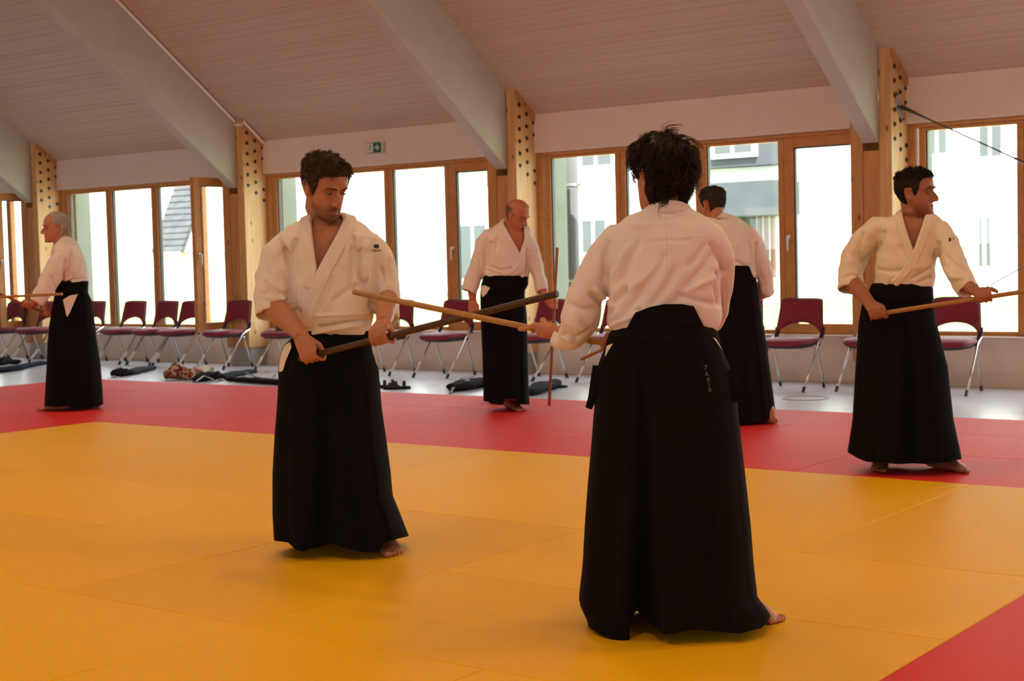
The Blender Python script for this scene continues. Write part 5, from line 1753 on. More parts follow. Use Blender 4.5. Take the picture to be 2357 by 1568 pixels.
def embroider(strokes, x0, y0, sx, sy, skew=0.10):
    mb = MB()
    for st in strokes:
        P = []
        for (x, y) in st:
            h = HKBVH.ray_cast(Vector((0, 0, CAM_H)), Vector(ray(x0 + x * sx + y * sy * skew, y0 + y * sy)).normalized())
            P.append(np.array(h[0]) - wo.d * 0.0025)
        mb.tube(P, [0.0008] * len(P), n=6, round_ends=True)
    return mb.build('embroidered_letter', M_THREAD, hkw, origin=wo.b)


KANA = [[[(0.0, 0.1), (1.0, 0.05), (0.62, 0.40)], [(0.52, 0.22), (0.45, 0.65), (0.15, 1.0)]],           # a
        [[(0.30, 0.05), (0.26, 0.6), (0.0, 0.95)], [(0.60, 0.0), (0.58, 0.92), (1.0, 0.55)]],           # ru
        [[(0.85, 0.0), (0.5, 0.65), (0.0, 1.0)], [(0.18, 0.28), (0.85, 0.80)]],                          # me
        [[(0.5, 0.0), (0.45, 1.0)]],                                                                     # long mark, upright in vertical writing
        [[(0.30, 0.05), (0.26, 0.6), (0.0, 0.95)], [(0.60, 0.0), (0.58, 0.92), (1.0, 0.55)]]]           # ru
for (st, y0, x0) in zip(KANA, (841, 856, 868, 879, 892), (1620, 1622, 1625, 1627, 1629)):
    embroider(st, x0, y0, 9.0, 10.0)
staff(W0, WT, 0.0105, M_JO, 'pale brown wooden staff held by the curly haired person, crossing the dark one')
# ---- the lean man at right, facing us and looking to the right
rm = Person((-3.08, 7.62), 'short dark-haired man at right in unbleached jacket, looking right over a levelled staff',
            skin=mat_skin('skin_right', (0.34, 0.135, 0.07)), gi=M_GI_C, hk=M_HAKAMA)
R0 = rm.pt(2004, 725.5, -0.26); R1 = rm.pt(2480, 652, -0.30)
RD = (R1 - R0) / np.linalg.norm(R1 - R0)
rat = lambda px: R0 + RD * ((px - 2004) / (2480 - 2004)) * np.linalg.norm(R1 - R0)
rm.head(2108, 444, -0.02, 72, pitch=0, scale=1.06, neck=(2108, 497, 0.02), neck_r=0.056)
rm.torso([(482, 2080, 2138, 0.055, 0.03), (492, 2066, 2152, 0.080, 0.02), (503, 2040, 2166, 0.10, 0.01), (525, 2022, 2172, 0.115, 0.0), (560, 2018, 2168, 0.125, 0.0), (600, 2016, 2157, 0.128, 0.0),
          (635, 2012, 2152, 0.128, 0.0), (652, 2010, 2150, 0.126, 0.0), (668, 2014, 2146, 0.118, 0.0), (680, 2018, 2142, 0.108, 0.0)])
rm.sleeve([(2055, 520, 0.0), (2020, 522, 0.0), (1992, 552, 0.03), (1968, 590, 0.05), (1958, 625, 0.04), (1959, 667, 0.0)], [(0.045, 0.06), (0.062, 0.075), (0.072, 0.078), (0.074, 0.078), (0.068, 0.078), (0.074, 0.080)], ref=rm.d)
rm.sleeve([(2138, 522, 0.0), (2162, 528, -0.01), (2178, 558, -0.04), (2192, 600, -0.09), (2214, 640, -0.15), (2230, 670, -0.19)], [(0.045, 0.06), (0.056, 0.075), (0.064, 0.075), (0.066, 0.075), (0.064, 0.072), (0.060, 0.068)], ref=rm.d)
rm.body.tube([rm.pt(2040, 528, 0.0), rm.pt(1992, 554, 0.03), rm.pt(1968, 592, 0.05), rm.pt(1960, 640, 0.02)], [0.045, 0.044, 0.042, 0.04], n=12, round_ends=True)
rm.body.tube([rm.pt(2150, 530, 0.0), rm.pt(2184, 580, -0.06), rm.pt(2208, 635, -0.15)], [0.05, 0.046, 0.042], n=12, round_ends=True)
rm.grip(rat(2020), RD, rm.vec(-0.3, -0.5, 0.7), rm.vec(0.0, -0.6, -0.8), rm.pt(2003, 699, -0.24), rm.pt(1962, 650, 0.0), scale=1.08, fore_r=(0.046, 0.031), thumb=(-60, -130, -190))
rm.grip(rat(2268), RD, rm.vec(-0.35, -0.15, 0.8), rm.vec(0.0, -0.85, -0.45), rm.pt(2238, 668, -0.25), rm.pt(2208, 640, -0.15), scale=1.05, fore_r=(0.044, 0.031), curl=(70, 140, 205), spread=0.022, thumb=(-25, -35, -45), thumb_s=0.062)
rm.body.tube([rm.pt(2082, 665, 0.0), rm.pt(2082, 715, 0.0), rm.pt(2082, 750, 0.0)], [0.11, 0.135, 0.12], n=18, round_ends=True)
rm.body.tube([rm.pt(2050, 740, 0.0), rm.pt(2030, 900, -0.02), rm.pt(2026, 1045, 0.0)], [0.075, 0.058, 0.043], n=14, round_ends=True)
rm.body.tube([rm.pt(2115, 740, 0.0), rm.pt(2140, 900, 0.0), rm.pt(2150, 1045, 0.04)], [0.075, 0.058, 0.043], n=14, round_ends=True)
hl = on_z(2032, 1062); rm.foot(hl, on_z(2020, 1090), rm.pt(2028, 1035, 0.0), big=-1, scale=1.0)
hl = on_z(2140, 1076); rm.foot(hl, on_z(2238, 1090), rm.pt(2152, 1040, 0.03), big=1, scale=1.02)


def stubble(L):
    low = np.clip((-0.048 - L[:, 2]) / 0.02, 0, 1)
    return 0.45 * low * np.clip((L[:, 1] - 0.0) / 0.02, 0, 1) * np.clip((L[:, 2] + 0.135) / 0.015, 0, 1)


rm.build_body(0.0045, 4, beard=stubble, lips=0.5)
M_HAIR_RM = mat_hair('hair_black_short', (0.006, 0.004, 0.003), (0.035, 0.024, 0.018))
rm.face_parts(rm.body_o, M_HAIR_RM, gaze=0.0, lid=0.5)


mask_rm = hairline([0, .6, .9, 1.1, 1.2, 1.4, 1.5, 1.6, 1.85, 1.95, 2.2, 3.15], [.070, .070, .062, .042, .0, -.022, .0, .022, .022, -.01, -.06, -.075])
rm.hair(mask_rm, 3600, lambda z, a: np.where(z > 0.06, 0.020, 0.007), M_HAIR_RM, cap_grow=0.007, comb=lambda P: np.stack([0 * P[:, 0], 0.6 + 0 * P[:, 0], -0.1 + 0 * P[:, 0]], 1), rad=0.0009, clump=0.3, seed=31, cap_noise=0.0015,
        liftf=lambda z, a: np.where(z > 0.06, 0.45, 0.12))
rm.build_jacket(0.0062, 8, cut=[(2072, 470), (2068, 497), (2080, 541), (2097, 592), (2106, 592), (2117, 568), (2131, 530), (2139, 502), (2140, 470)], wr=0.0024, seed=8.0, folds=[
    ([(2022, 560), (2018, 580), (1990, 600)], 5, -0.012), ([(2035, 535), (2028, 560), (2020, 575)], 6, -0.008), ([(1985, 540), (1975, 580), (1985, 605)], 7, -0.006),
    ([(2160, 560), (2154, 600), (2160, 640)], 5, -0.012), ([(2100, 640), (2130, 625), (2150, 612)], 5, -0.006), ([(2020, 620), (2050, 625), (2080, 622)], 6, -0.004),
    ([(2180, 590), (2200, 612), (2225, 620)], 6, -0.005), ([(2175, 620), (2195, 640), (2215, 640)], 5, 0.004), ([(2115, 650), (2140, 640)], 5, -0.005), ([(1940, 640), (1960, 632), (1985, 636)], 5, -0.004)])
rm.band([(2136, 484, 0.085), (2105, 474, 0.10), (2076, 480, 0.05), (2068, 496, -0.03), (2079, 540), (2096, 590), (2110, 618)], 'lapel', M_GI_C, width=0.045, th=0.009, ridges=4)
rm.band([(2078, 482, 0.09), (2108, 475, 0.10), (2136, 482, 0.05), (2140, 498, -0.03), (2130, 530), (2117, 570), (2098, 610), (2068, 645), (2058, 654)], 'lapel', M_GI_C, width=0.048, th=0.010, ridges=4)
decal(rm, 2186, 552, [([(-3, -2), (3, -3)], 0.0022), ([(-2, 0), (3, -1)], 0.0022), ([(-3, 3), (3, 2)], 0.0022), ([(0, -4), (0, 4)], 0.002), ([(8, -6), (9, 0)], 0.002)], 'badge', M_PRINT, rm.jacket)
HK_RM = [(652, 2008, 2146, 0.122, 0.0), (672, 2000, 2146, 0.14, 0.0), (694, 1985, 2149, 0.15, 0.0), (743, 1976, 2156, 0.165, 0.0), (845, 1969, 2182, 0.18, 0.0), (966, 1962, 2195, 0.20, 0.0), (1039, 1951, 2211, 0.21, 0.0), (1072, 1950, 2216, 0.21, 0.0)]
HEM_RM = [(1948, 1040), (1972, 1054), (1993, 1063), (2040, 1066), (2068, 1069), (2100, 1067), (2136, 1069), (2180, 1064), (2216, 1057)]
hkr = rm.skirt(HK_RM, HEM_RM, 'hakama', M_HAKAMA, seed=14, notch=(2090, 14, 0.06))
rm.waistband([(655, 2006, 2147, 0.126, 0.0), (659, 2003, 2148, 0.134, 0.0), (676, 1998, 2148, 0.146, 0.0), (690, 1990, 2150, 0.154, 0.0), (693, 1992, 2148, 0.15, 0.0)], 'waistband', M_HAKAMA, parent=hkr)
staff(R0, R1, 0.0118, M_JO, 'honey coloured wooden staff held level by the man at right, running out of the frame')

# ---- the bald man standing with an upright staff
bm = Person((-7.05, 9.40), 'bald man in white jacket and black hakama looking down, one hand on an upright staff',
            skin=mat_skin('skin_bald', (0.48, 0.17, 0.095)), gi=M_GI_B, hk=M_HAKAMA)
B0 = bm.pt(1264, 934, -0.10); B1 = bm.pt(1283, 570, -0.16)
BD = (B1 - B0) / np.linalg.norm(B1 - B0)
bm.head(1190, 495, -0.02, 58, pitch=27, scale=1.02, neck=(1182, 545, 0.05), neck_r=0.054)
bm.torso([(508, 1156, 1204, 0.055, 0.04), (516, 1144, 1212, 0.08, 0.03), (526, 1128, 1220, 0.10, 0.02), (545, 1118, 1226, 0.115, 0.0), (575, 1117, 1226, 0.122, 0.0), (605, 1117, 1221, 0.126, 0.0),
          (630, 1114, 1218, 0.126, 0.0), (645, 1112, 1216, 0.126, 0.0), (660, 1116, 1212, 0.118, 0.0)])
bm.sleeve([(1148, 538, 0.0), (1126, 540, 0.0), (1112, 562, 0.0), (1104, 600, 0.0), (1092, 635, -0.01), (1079, 672, -0.02)], [(0.04, 0.06), (0.055, 0.07), (0.066, 0.07), (0.066, 0.07), (0.064, 0.07), (0.066, 0.072)], ref=bm.d)
bm.sleeve([(1200, 545, 0.0), (1216, 550, 0.0), (1226, 575, 0.0), (1234, 610, -0.02), (1241, 640, -0.04), (1249, 672, -0.08)], [(0.04, 0.06), (0.045, 0.065), (0.052, 0.065), (0.055, 0.065), (0.053, 0.064), (0.050, 0.064)], ref=bm.d)
bm.body.tube([bm.pt(1140, 548, 0.0), bm.pt(1108, 600, 0.0), bm.pt(1088, 655, -0.01)], [0.046, 0.042, 0.038], n=12, round_ends=True)
bm.body.tube([bm.pt(1208, 552, 0.0), bm.pt(1232, 605, -0.02), bm.pt(1246, 655, -0.06)], [0.044, 0.042, 0.038], n=12, round_ends=True)
# hanging hand, relaxed
wr_ = bm.pt(1088, 690, -0.03)
bm.body.tube([bm.pt(1086, 655, -0.01), bm.pt(1087, 675, -0.02), wr_], [0.038, 0.036, 0.028], n=12)
for i in range(4):
    sh = bm.vec((i - 1.5) * 0.018, (i - 1.5) * -0.004, 0)
    k = [0.92, 1.0, 0.97, 0.82][i]
    m0 = wr_ + bm.vec(0.0, -0.006, -0.075) + sh
    bm.body.tube([wr_ + sh * 0.6, m0], [0.016, 0.0125], n=10, round_ends=True)
    bm.body.tube([m0, m0 + bm.vec(0.006, -0.010, -0.038 * k), m0 + bm.vec(0.016, -0.012, -0.062 * k), m0 + bm.vec(0.030, -0.008, -0.076 * k)], [0.0098, 0.009, 0.0085, 0.0075], n=9, round_ends=True)
bm.body.tube([wr_ + bm.vec(0.014, -0.01, -0.015), wr_ + bm.vec(0.042, -0.022, -0.05), wr_ + bm.vec(0.046, -0.03, -0.085)], [0.015, 0.011, 0.009], n=10, round_ends=True)
bm.grip(B0 + BD * 0.80, BD, bm.vec(-0.6, -0.7, 0.0), bm.vec(0.7, -0.6, 0.0), bm.pt(1254, 684, -0.12), bm.pt(1246, 655, -0.06), scale=1.0, fore_r=(0.038, 0.028), curl=(70, 150, 220), thumb=(-50, -100, -140))
bm.body.tube([bm.pt(1162, 650, 0.0), bm.pt(1162, 690, 0.0), bm.pt(1162, 715, 0.0)], [0.10, 0.125, 0.11], n=18, round_ends=True)
bm.body.tube([bm.pt(1140, 710, 0.0), bm.pt(1138, 820, 0.0), bm.pt(1146, 905, 0.05)], [0.07, 0.056, 0.042], n=14, round_ends=True)
bm.body.tube([bm.pt(1185, 710, 0.0), bm.pt(1178, 820, -0.03), bm.pt(1170, 912, -0.05)], [0.07, 0.056, 0.042], n=14, round_ends=True)
hl = on_z(1164, 937); bm.foot(hl, on_z(1203, 948), bm.pt(1170, 905, -0.05), big=1, scale=1.0)
hl = on_z(1128, 925); bm.foot(hl, on_z(1160, 932), bm.pt(1144, 900, 0.05), big=-1, scale=0.95)
bm.build_body(0.0048, 4, lips=0.35)
M_HAIR_BM = mat_hair('hair_grey_short', (0.14, 0.11, 0.085), (0.30, 0.25, 0.20))
bm.face_parts(bm.body_o, M_HAIR_BM, gaze=0.0, lid=0.9, brows=True)


mask_bald = lambda z, a: np.minimum((np.interp(a, [0, 1.3, 1.75, 3.15], [-0.2, 0.012, 0.05, 0.055]) - z) / 0.022, (z - np.interp(a, [0, 1.35, 1.5, 1.6, 1.85, 2.0, 2.2, 3.15], [0.2, -.01, .0, .018, .02, -.04, -.07, -.078])) / 0.02)
bm.hair(mask_bald, 2200, lambda z, a: 0.007 + 0 * z, M_HAIR_BM, cap_grow=0.003, comb=lambda P: np.stack([0 * P[:, 0], -0.5 + 0 * P[:, 0], -0.5 + 0 * P[:, 0]], 1), rad=0.0008, seed=41, cap_noise=0.0008, liftf=lambda z, a: 0.12 + 0 * z)
bm.build_jacket(0.0066, 8, cut=[(1152, 495), (1151, 510), (1163, 536), (1180, 564), (1193, 588), (1201, 588), (1207, 560), (1207, 535), (1204, 510), (1200, 495)], wr=0.0026, seed=11.0, folds=[
    ([(1130, 560), (1127, 590), (1124, 615)], 4, -0.012), ([(1212, 575), (1216, 600), (1214, 630)], 4, -0.012), ([(1122, 612), (1150, 622), (1180, 618)], 3.5, -0.006), ([(1120, 622), (1150, 632)], 3, -0.005),
    ([(1145, 545), (1140, 580)], 5, -0.005), ([(1180, 640), (1205, 630)], 3.5, -0.005), ([(1100, 590), (1108, 620)], 5, -0.004), ([(1232, 600), (1238, 630)], 4, -0.004)])
bm.band([(1206, 512, 0.08), (1180, 502, 0.10), (1158, 506, 0.05), (1154, 520, -0.03), (1168, 545), (1186, 575), (1196, 596)], 'lapel', M_GI_B, width=0.042, th=0.008, ridges=3)
bm.band([(1160, 506, 0.08), (1186, 504, 0.09), (1208, 516, 0.05), (1213, 536, 0.0), (1208, 565), (1201, 590), (1186, 615), (1172, 632)], 'lapel', M_GI_B, width=0.040, th=0.009, ridges=3)
decal(bm, 1232, 577, [([(-4, 1), (4, -2)], 0.0022)], 'badge', M_PRINT, bm.jacket)
HK_BM = [(636, 1114, 1213, 0.12, 0.0), (656, 1106, 1210, 0.14, 0.0), (680, 1105, 1208, 0.15, 0.0), (727, 1106, 1213, 0.16, 0.0), (813, 1110, 1215, 0.175, 0.0), (890, 1112, 1217, 0.185, 0.0), (936, 1113, 1219, 0.19, 0.0)]
HEM_BM = [(1112, 923), (1126, 926), (1128, 929), (1158, 933), (1162, 918), (1184, 919), (1190, 931), (1220, 932)]
hkb = bm.skirt(HK_BM, HEM_BM, 'hakama', M_HAKAMA, seed=17, n=160, m=36)
bm.side_opening(hkb, [(1106, 659), (1116, 657), (1128, 663)], [(1107, 676), (1111, 684), (1119, 677)], M_GI_B)
bm.waistband([(634, 1114, 1214, 0.124, 0.0), (638, 1112, 1216, 0.13, 0.0), (655, 1108, 1216, 0.142, 0.0), (664, 1107, 1212, 0.148, 0.0), (666, 1108, 1210, 0.144, 0.0)], 'waistband', M_HAKAMA, parent=hkb)
staff(B0, B1, 0.0118, M_JO_RED, 'reddish wooden staff standing upright in the bald man\'s hand')

# ---- the man beyond the woman, back to us, stooping to the left
p5 = Person((-5.0, 9.35), 'short-haired man in white jacket seen from behind, half hidden by the curly haired person',
            skin=mat_skin('skin_back', (0.44, 0.18, 0.10)), gi=M_GI_B, hk=M_HAKAMA2)
P0 = p5.pt(1336, 828, -0.10); PH = p5.pt(1600, 708, 0.10)
PD = (PH - P0) / np.linalg.norm(PH - P0)
p5.head(1640, 471, 0.0, -138, pitch=10, scale=1.02, neck=(1655, 512, -0.03), neck_r=0.055)
p5.torso([(496, 1632, 1684, 0.055, 0.0), (503, 1618, 1700, 0.08, 0.0), (512, 1604, 1714, 0.10, 0.0), (530, 1598, 1728, 0.115, 0.0), (560, 1600, 1738, 0.122, 0.0), (600, 1606, 1744, 0.126, 0.0), (630, 1612, 1744, 0.126, 0.0), (650, 1618, 1738, 0.12, 0.0)])
p5.sleeve([(1700, 530, 0.0), (1722, 534, 0.0), (1738, 558, 0.01), (1752, 600, 0.02), (1762, 635, 0.03), (1765, 668, 0.05), (1745, 680, 0.14)], [(0.045, 0.06), (0.05, 0.07), (0.056, 0.07), (0.060, 0.07), (0.060, 0.068), (0.05, 0.06), (0.04, 0.05)], ref=p5.d)
p5.sleeve([(1630, 530, 0.0), (1610, 534, 0.0), (1596, 560, 0.02), (1586, 600, 0.06), (1580, 640, 0.12), (1588, 680, 0.18)], [(0.045, 0.06), (0.05, 0.07), (0.056, 0.07), (0.058, 0.07), (0.056, 0.068), (0.05, 0.06)], ref=p5.d)
p5.body.tube([p5.pt(1710, 540, 0.0), p5.pt(1750, 600, 0.02), p5.pt(1762, 655, 0.05)], [0.044, 0.04, 0.036], n=12, round_ends=True)
p5.body.tube([p5.pt(1620, 540, 0.0), p5.pt(1588, 600, 0.06), p5.pt(1584, 670, 0.17)], [0.044, 0.04, 0.036], n=12, round_ends=True)
p5.grip(PH, -PD, p5.vec(0.3, -0.4, 0.8), p5.vec(-0.2, 0.9, 0.2), PH + p5.vec(0.02, -0.02, 0.09), p5.pt(1584, 670, 0.17), scale=0.95)
p5.grip(P0 + PD * 1.16, -PD, p5.vec(0.5, 0.0, 0.8), p5.vec(-0.2, 0.9, 0.2), P0 + PD * 1.16 + p5.vec(0.05, 0.0, 0.08), p5.pt(1758, 668, 0.08), scale=0.95)
p5.body.tube([p5.pt(1675, 640, 0.0), p5.pt(1675, 690, 0.0), p5.pt(1675, 720, 0.0)], [0.10, 0.125, 0.11], n=18, round_ends=True)
p5.body.tube([p5.pt(1640, 715, 0.0), p5.pt(1625, 850, 0.0), p5.pt(1620, 955, 0.05)], [0.07, 0.056, 0.042], n=14, round_ends=True)
p5.body.tube([p5.pt(1710, 715, 0.0), p5.pt(1745, 850, 0.0), p5.pt(1765, 945, -0.05)], [0.07, 0.056, 0.042], n=14, round_ends=True)
hl = on_z(1783, 977); p5.foot(hl, hl + p5.vec(-0.12, 0.20, 0), p5.pt(1768, 935, -0.04), big=-1, scale=0.98)
hl = on_z(1625, 972); p5.foot(hl, hl + p5.vec(-0.15, 0.17, 0), p5.pt(1622, 945, 0.04), big=1, scale=0.95)
p5.build_body(0.0048, 4)
M_HAIR_P5 = mat_hair('hair_dark_grey', (0.016, 0.012, 0.010), (0.10, 0.08, 0.065))
p5.hair(mask_rm, 3600, lambda z, a: np.where(z > 0.06, 0.015, 0.007), M_HAIR_P5, cap_grow=0.007, comb=lambda P: np.stack([0 * P[:, 0], 0.3 + 0 * P[:, 0], -0.5 + 0 * P[:, 0]], 1), rad=0.0009, seed=51, cap_noise=0.0012, liftf=lambda z, a: np.where(z > 0.06, 0.3, 0.1))
p5.build_jacket(0.0066, 8, wr=0.0026, seed=14.0, folds=[([(1742, 560), (1744, 600), (1750, 640)], 4, -0.010), ([(1725, 560), (1735, 600), (1738, 625)], 5, -0.006), ([(1690, 600), (1715, 612), (1735, 608)], 4, -0.005), ([(1700, 540), (1690, 590)], 6, 0.003)])
collar(p5, [(1622, 512, 0.02), (1630, 507, -0.05), (1648, 503, -0.085), (1668, 502, -0.09), (1686, 506, -0.06), (1692, 512, 0.0)],
       [(1628, 502, 0.03), (1637, 495, -0.03), (1651, 491, -0.06), (1667, 490, -0.065), (1682, 495, -0.03), (1687, 502, 0.02)], M_GI_B)
HK_P5 = [(620, 1624, 1728, 0.122, 0.0), (645, 1616, 1739, 0.14, 0.0), (706, 1606, 1751, 0.16, 0.0), (802, 1594, 1766, 0.175, 0.0), (898, 1584, 1779, 0.19, 0.0), (970, 1578, 1788, 0.195, 0.0), (982, 1578, 1788, 0.195, 0.0)]
HEM_P5 = [(1576, 976), (1620, 982), (1660, 984), (1702, 980), (1732, 974), (1760, 968), (1790, 965)]
hk5 = p5.skirt(HK_P5, HEM_P5, 'hakama', M_HAKAMA2, seed=19, n=160, m=36)
p5.waistband([(618, 1622, 1731, 0.126, 0.0), (622, 1620, 1734, 0.132, 0.0), (640, 1614, 1740, 0.144, 0.0), (648, 1612, 1742, 0.148, 0.0), (650, 1614, 1740, 0.144, 0.0)], 'waistband', M_HAKAMA2, parent=hk5)
p5.patch([(1636, 622), (1662, 614), (1690, 611), (1724, 612)], [(1630, 642), (1662, 645), (1695, 645), (1736, 642)], 'back_board', M_HAKAMA2, lift=0.012, parent=hk5)
staff(P0, P0 + PD * 1.27, 0.0115, M_JO_RED, 'reddish wooden staff whose tip shows beside the curly haired person\'s hip')

# ---- the white-haired man at left, in profile
om = Person((-10.70, 7.90), 'white-haired man in profile at left in white jacket and black hakama, staff pointing left',
            skin=mat_skin('skin_old', (0.46, 0.185, 0.115)), gi=M_GI_B, hk=M_HAKAMA)
O0 = om.pt(131, 733, -0.04); O1 = om.pt(-60, 651, -0.26)
OD = (O1 - O0) / np.linalg.norm(O1 - O0)
om.head(127, 524, -0.02, -84, pitch=2, scale=1.06, neck=(140, 562, 0.0), neck_r=0.054)
om.torso([(546, 132, 162, 0.055, 0.0), (554, 127, 172, 0.09, 0.0), (565, 122, 181, 0.14, 0.0), (582, 118, 190, 0.175, 0.0), (605, 117, 198, 0.18, 0.0), (630, 121, 203, 0.175, 0.0), (646, 126, 204, 0.162, 0.0), (654, 130, 201, 0.148, 0.0), (675, 134, 197, 0.125, 0.0)], e=2.2)
om.sleeve([(152, 585, -0.10), (146, 590, -0.15), (134, 612, -0.18), (116, 645, -0.19), (96, 678, -0.20), (84, 696, -0.20)], [(0.05, 0.05), (0.075, 0.06), (0.082, 0.06), (0.080, 0.06), (0.074, 0.06), (0.066, 0.06)], ref=om.d)
om.sleeve([(148, 585, 0.10), (140, 590, 0.16), (124, 615, 0.18), (106, 650, 0.12), (96, 680, 0.02), (94, 690, -0.02)], [(0.05, 0.05), (0.07, 0.06), (0.07, 0.06), (0.065, 0.055), (0.055, 0.05), (0.05, 0.045)], ref=om.d, cup=0.05)
om.body.tube([om.pt(148, 592, -0.13), om.pt(124, 632, -0.18), om.pt(104, 668, -0.19)], [0.046, 0.042, 0.038], n=12, round_ends=True)
om.body.tube([om.pt(144, 592, 0.13), om.pt(115, 635, 0.15), om.pt(96, 680, 0.02)], [0.046, 0.042, 0.036], n=12, round_ends=True)
om.grip(O0 + OD * 0.28, OD, om.vec(0.4, -0.7, 0.5), om.vec(-0.2, -0.3, -0.9), om.pt(77, 700, -0.16), om.pt(104, 668, -0.19), scale=1.05, fore_r=(0.040, 0.029))
om.grip(O0 + OD * 0.10, OD, om.vec(0.3, 0.6, 0.6), om.vec(0.2, -0.8, -0.4), O0 + OD * 0.10 + om.vec(0.0, 0.05, 0.07), om.pt(97, 682, 0.02), scale=0.9, fore_r=(0.036, 0.027))
om.body.tube([om.pt(166, 665, 0.0), om.pt(167, 700, 0.0), om.pt(168, 725, 0.0)], [0.10, 0.12, 0.11], n=18, round_ends=True)
om.body.tube([om.pt(168, 715, -0.06), om.pt(160, 830, -0.08), om.pt(150, 925, -0.08)], [0.07, 0.056, 0.042], n=14, round_ends=True)
om.body.tube([om.pt(172, 715, 0.07), om.pt(185, 830, 0.09), om.pt(200, 915, 0.10)], [0.07, 0.056, 0.042], n=14, round_ends=True)
hl = on_z(158, 943); om.foot(hl, on_z(84, 946), om.pt(150, 920, -0.08), big=1, scale=1.0)
hl = on_z(215, 938); om.foot(hl, hl + om.vec(-0.24, 0.05, 0), om.pt(200, 912, 0.10), big=-1, scale=1.0)
om.build_body(0.0048, 4, lips=0.3)
M_HAIR_OM = mat_hair('hair_white', (0.38, 0.34, 0.30), (0.72, 0.68, 0.62))
om.face_parts(om.body_o, M_HAIR_OM, lid=0.5)


mask_old = hairline([0, 1.0, 1.25, 1.35, 1.5, 1.6, 1.85, 2.0, 2.2, 3.15], [.105, .100, .070, .03, .012, .022, .02, -.03, -.07, -.08], 0.016)
om.hair(mask_old, 3600, lambda z, a: 0.022 + 0 * z, M_HAIR_OM, cap_grow=0.007, comb=lambda P: np.stack([0 * P[:, 0], -0.7 + 0 * P[:, 0], -0.35 + 0 * P[:, 0]], 1), rad=0.0009, seed=61, cap_noise=0.0015, clump=0.25, liftf=lambda z, a: 0.16 + 0 * z)
om.build_jacket(0.0066, 8, wr=0.0028, seed=17.0, folds=[([(152, 600), (150, 625), (142, 650)], 4, -0.014), ([(166, 580), (162, 610), (156, 640)], 4, -0.008), ([(175, 590), (168, 625)], 4, 0.005), ([(140, 655), (165, 645), (195, 640)], 3, -0.006), ([(185, 600), (180, 635)], 4, -0.005), ([(118, 640), (125, 660)], 5, -0.004)])
collar(om, [(122, 572, -0.05), (136, 564, -0.085), (152, 556, -0.085), (163, 551, -0.03), (163, 551, 0.03), (152, 556, 0.085), (136, 563, 0.085)],
       [(128, 562, -0.03), (140, 553, -0.055), (150, 547, -0.05), (158, 544, -0.02), (158, 544, 0.02), (150, 547, 0.05), (140, 553, 0.055)], M_GI_B)
HK_OM = [(652, 128, 203, 0.155, 0.0), (675, 126, 203, 0.165, 0.0), (692, 123, 212, 0.175, 0.0), (748, 113, 219, 0.185, 0.0), (791, 109, 224, 0.19, 0.0), (841, 107, 232, 0.20, 0.0), (936, 102, 239, 0.205, 0.0), (945, 102, 239, 0.205, 0.0)]
HEM_OM = [(100, 935), (130, 937), (158, 934), (162, 943), (200, 941), (225, 937), (241, 929)]
hko = om.skirt(HK_OM, HEM_OM, 'hakama', M_HAKAMA, seed=23, n=160, m=40)
om.side_opening(hko, [(145, 690), (160, 681), (179, 677)], [(153, 727), (155, 729), (160, 721)], M_GI_B)
om.waistband([(646, 133, 203, 0.150, 0.0), (650, 129, 204, 0.160, 0.0), (664, 127, 203, 0.168, 0.0), (674, 126, 203, 0.172, 0.0), (676, 127, 202, 0.168, 0.0)], 'waistband', M_HAKAMA, parent=hko)
staff(O0, O1, 0.0115, M_JO_RED, 'dark reddish staff held by the white-haired man, pointing left')
# the partner's staff that comes in from the left edge
Q0 = on_y(144, 677, 7.55); Q1 = on_y(-140, 690, 6.9)
staff(Q0, Q0 + (Q1 - Q0) / np.linalg.norm(Q1 - Q0) * 1.28, 0.0115, M_JO, 'pale wooden staff reaching in from the left edge over the white-haired man\'s sleeve')
# ---------------------------------------------------------------- bags and sandals left on the vinyl by the wall
M_BAG = mat_noise('black_bag', (0.012, 0.012, 0.015), (0.02, 0.02, 0.025), 20, rough=0.9, bstr=0.3, bscale=80, spec=0.1)
M_BAGGREY = mat_noise('grey_bag', (0.03, 0.033, 0.045), (0.045, 0.048, 0.06), 20, rough=0.9, bstr=0.3, bscale=80, spec=0.1)
M_BAGBLUE = mat_noise('navy_bag', (0.012, 0.015, 0.028), (0.02, 0.024, 0.042), 20, rough=0.9, bstr=0.3, bscale=80, spec=0.1)
M_STRAP = new_mat('strap', (0.01, 0.01, 0.012), 0.6)
M_PALETRIM = new_mat('pale_trim', (0.55, 0.53, 0.5), 0.5)
M_PATTERN = new_mat('patterned_cloth', (0.4, 0.05, 0.03), 0.8)
_mp = coords(M_PATTERN)
_v = nd(M_PATTERN, 'ShaderNodeTexVoronoi'); _v.inputs['Scale'].default_value = 22
lk(M_PATTERN, _mp, 'Vector', _v, 'Vector')
_r = nd(M_PATTERN, 'ShaderNodeValToRGB'); _e = _r.color_ramp.elements
_e[0].color = (0.35, 0.02, 0.02, 1); _e[1].color = (0.50, 0.36, 0.24, 1); _e[1].position = 0.75
_x = _e.new(0.4); _x.color = (0.02, 0.012, 0.012, 1); _x = _e.new(0.55); _x.color = (0.42, 0.28, 0.16, 1)
_r.color_ramp.interpolation = 'CONSTANT'
lk(M_PATTERN, _v, 'Distance', _r, 'Fac'); lk(M_PATTERN, _r, 'Color', BS(M_PATTERN), 'Base Color')


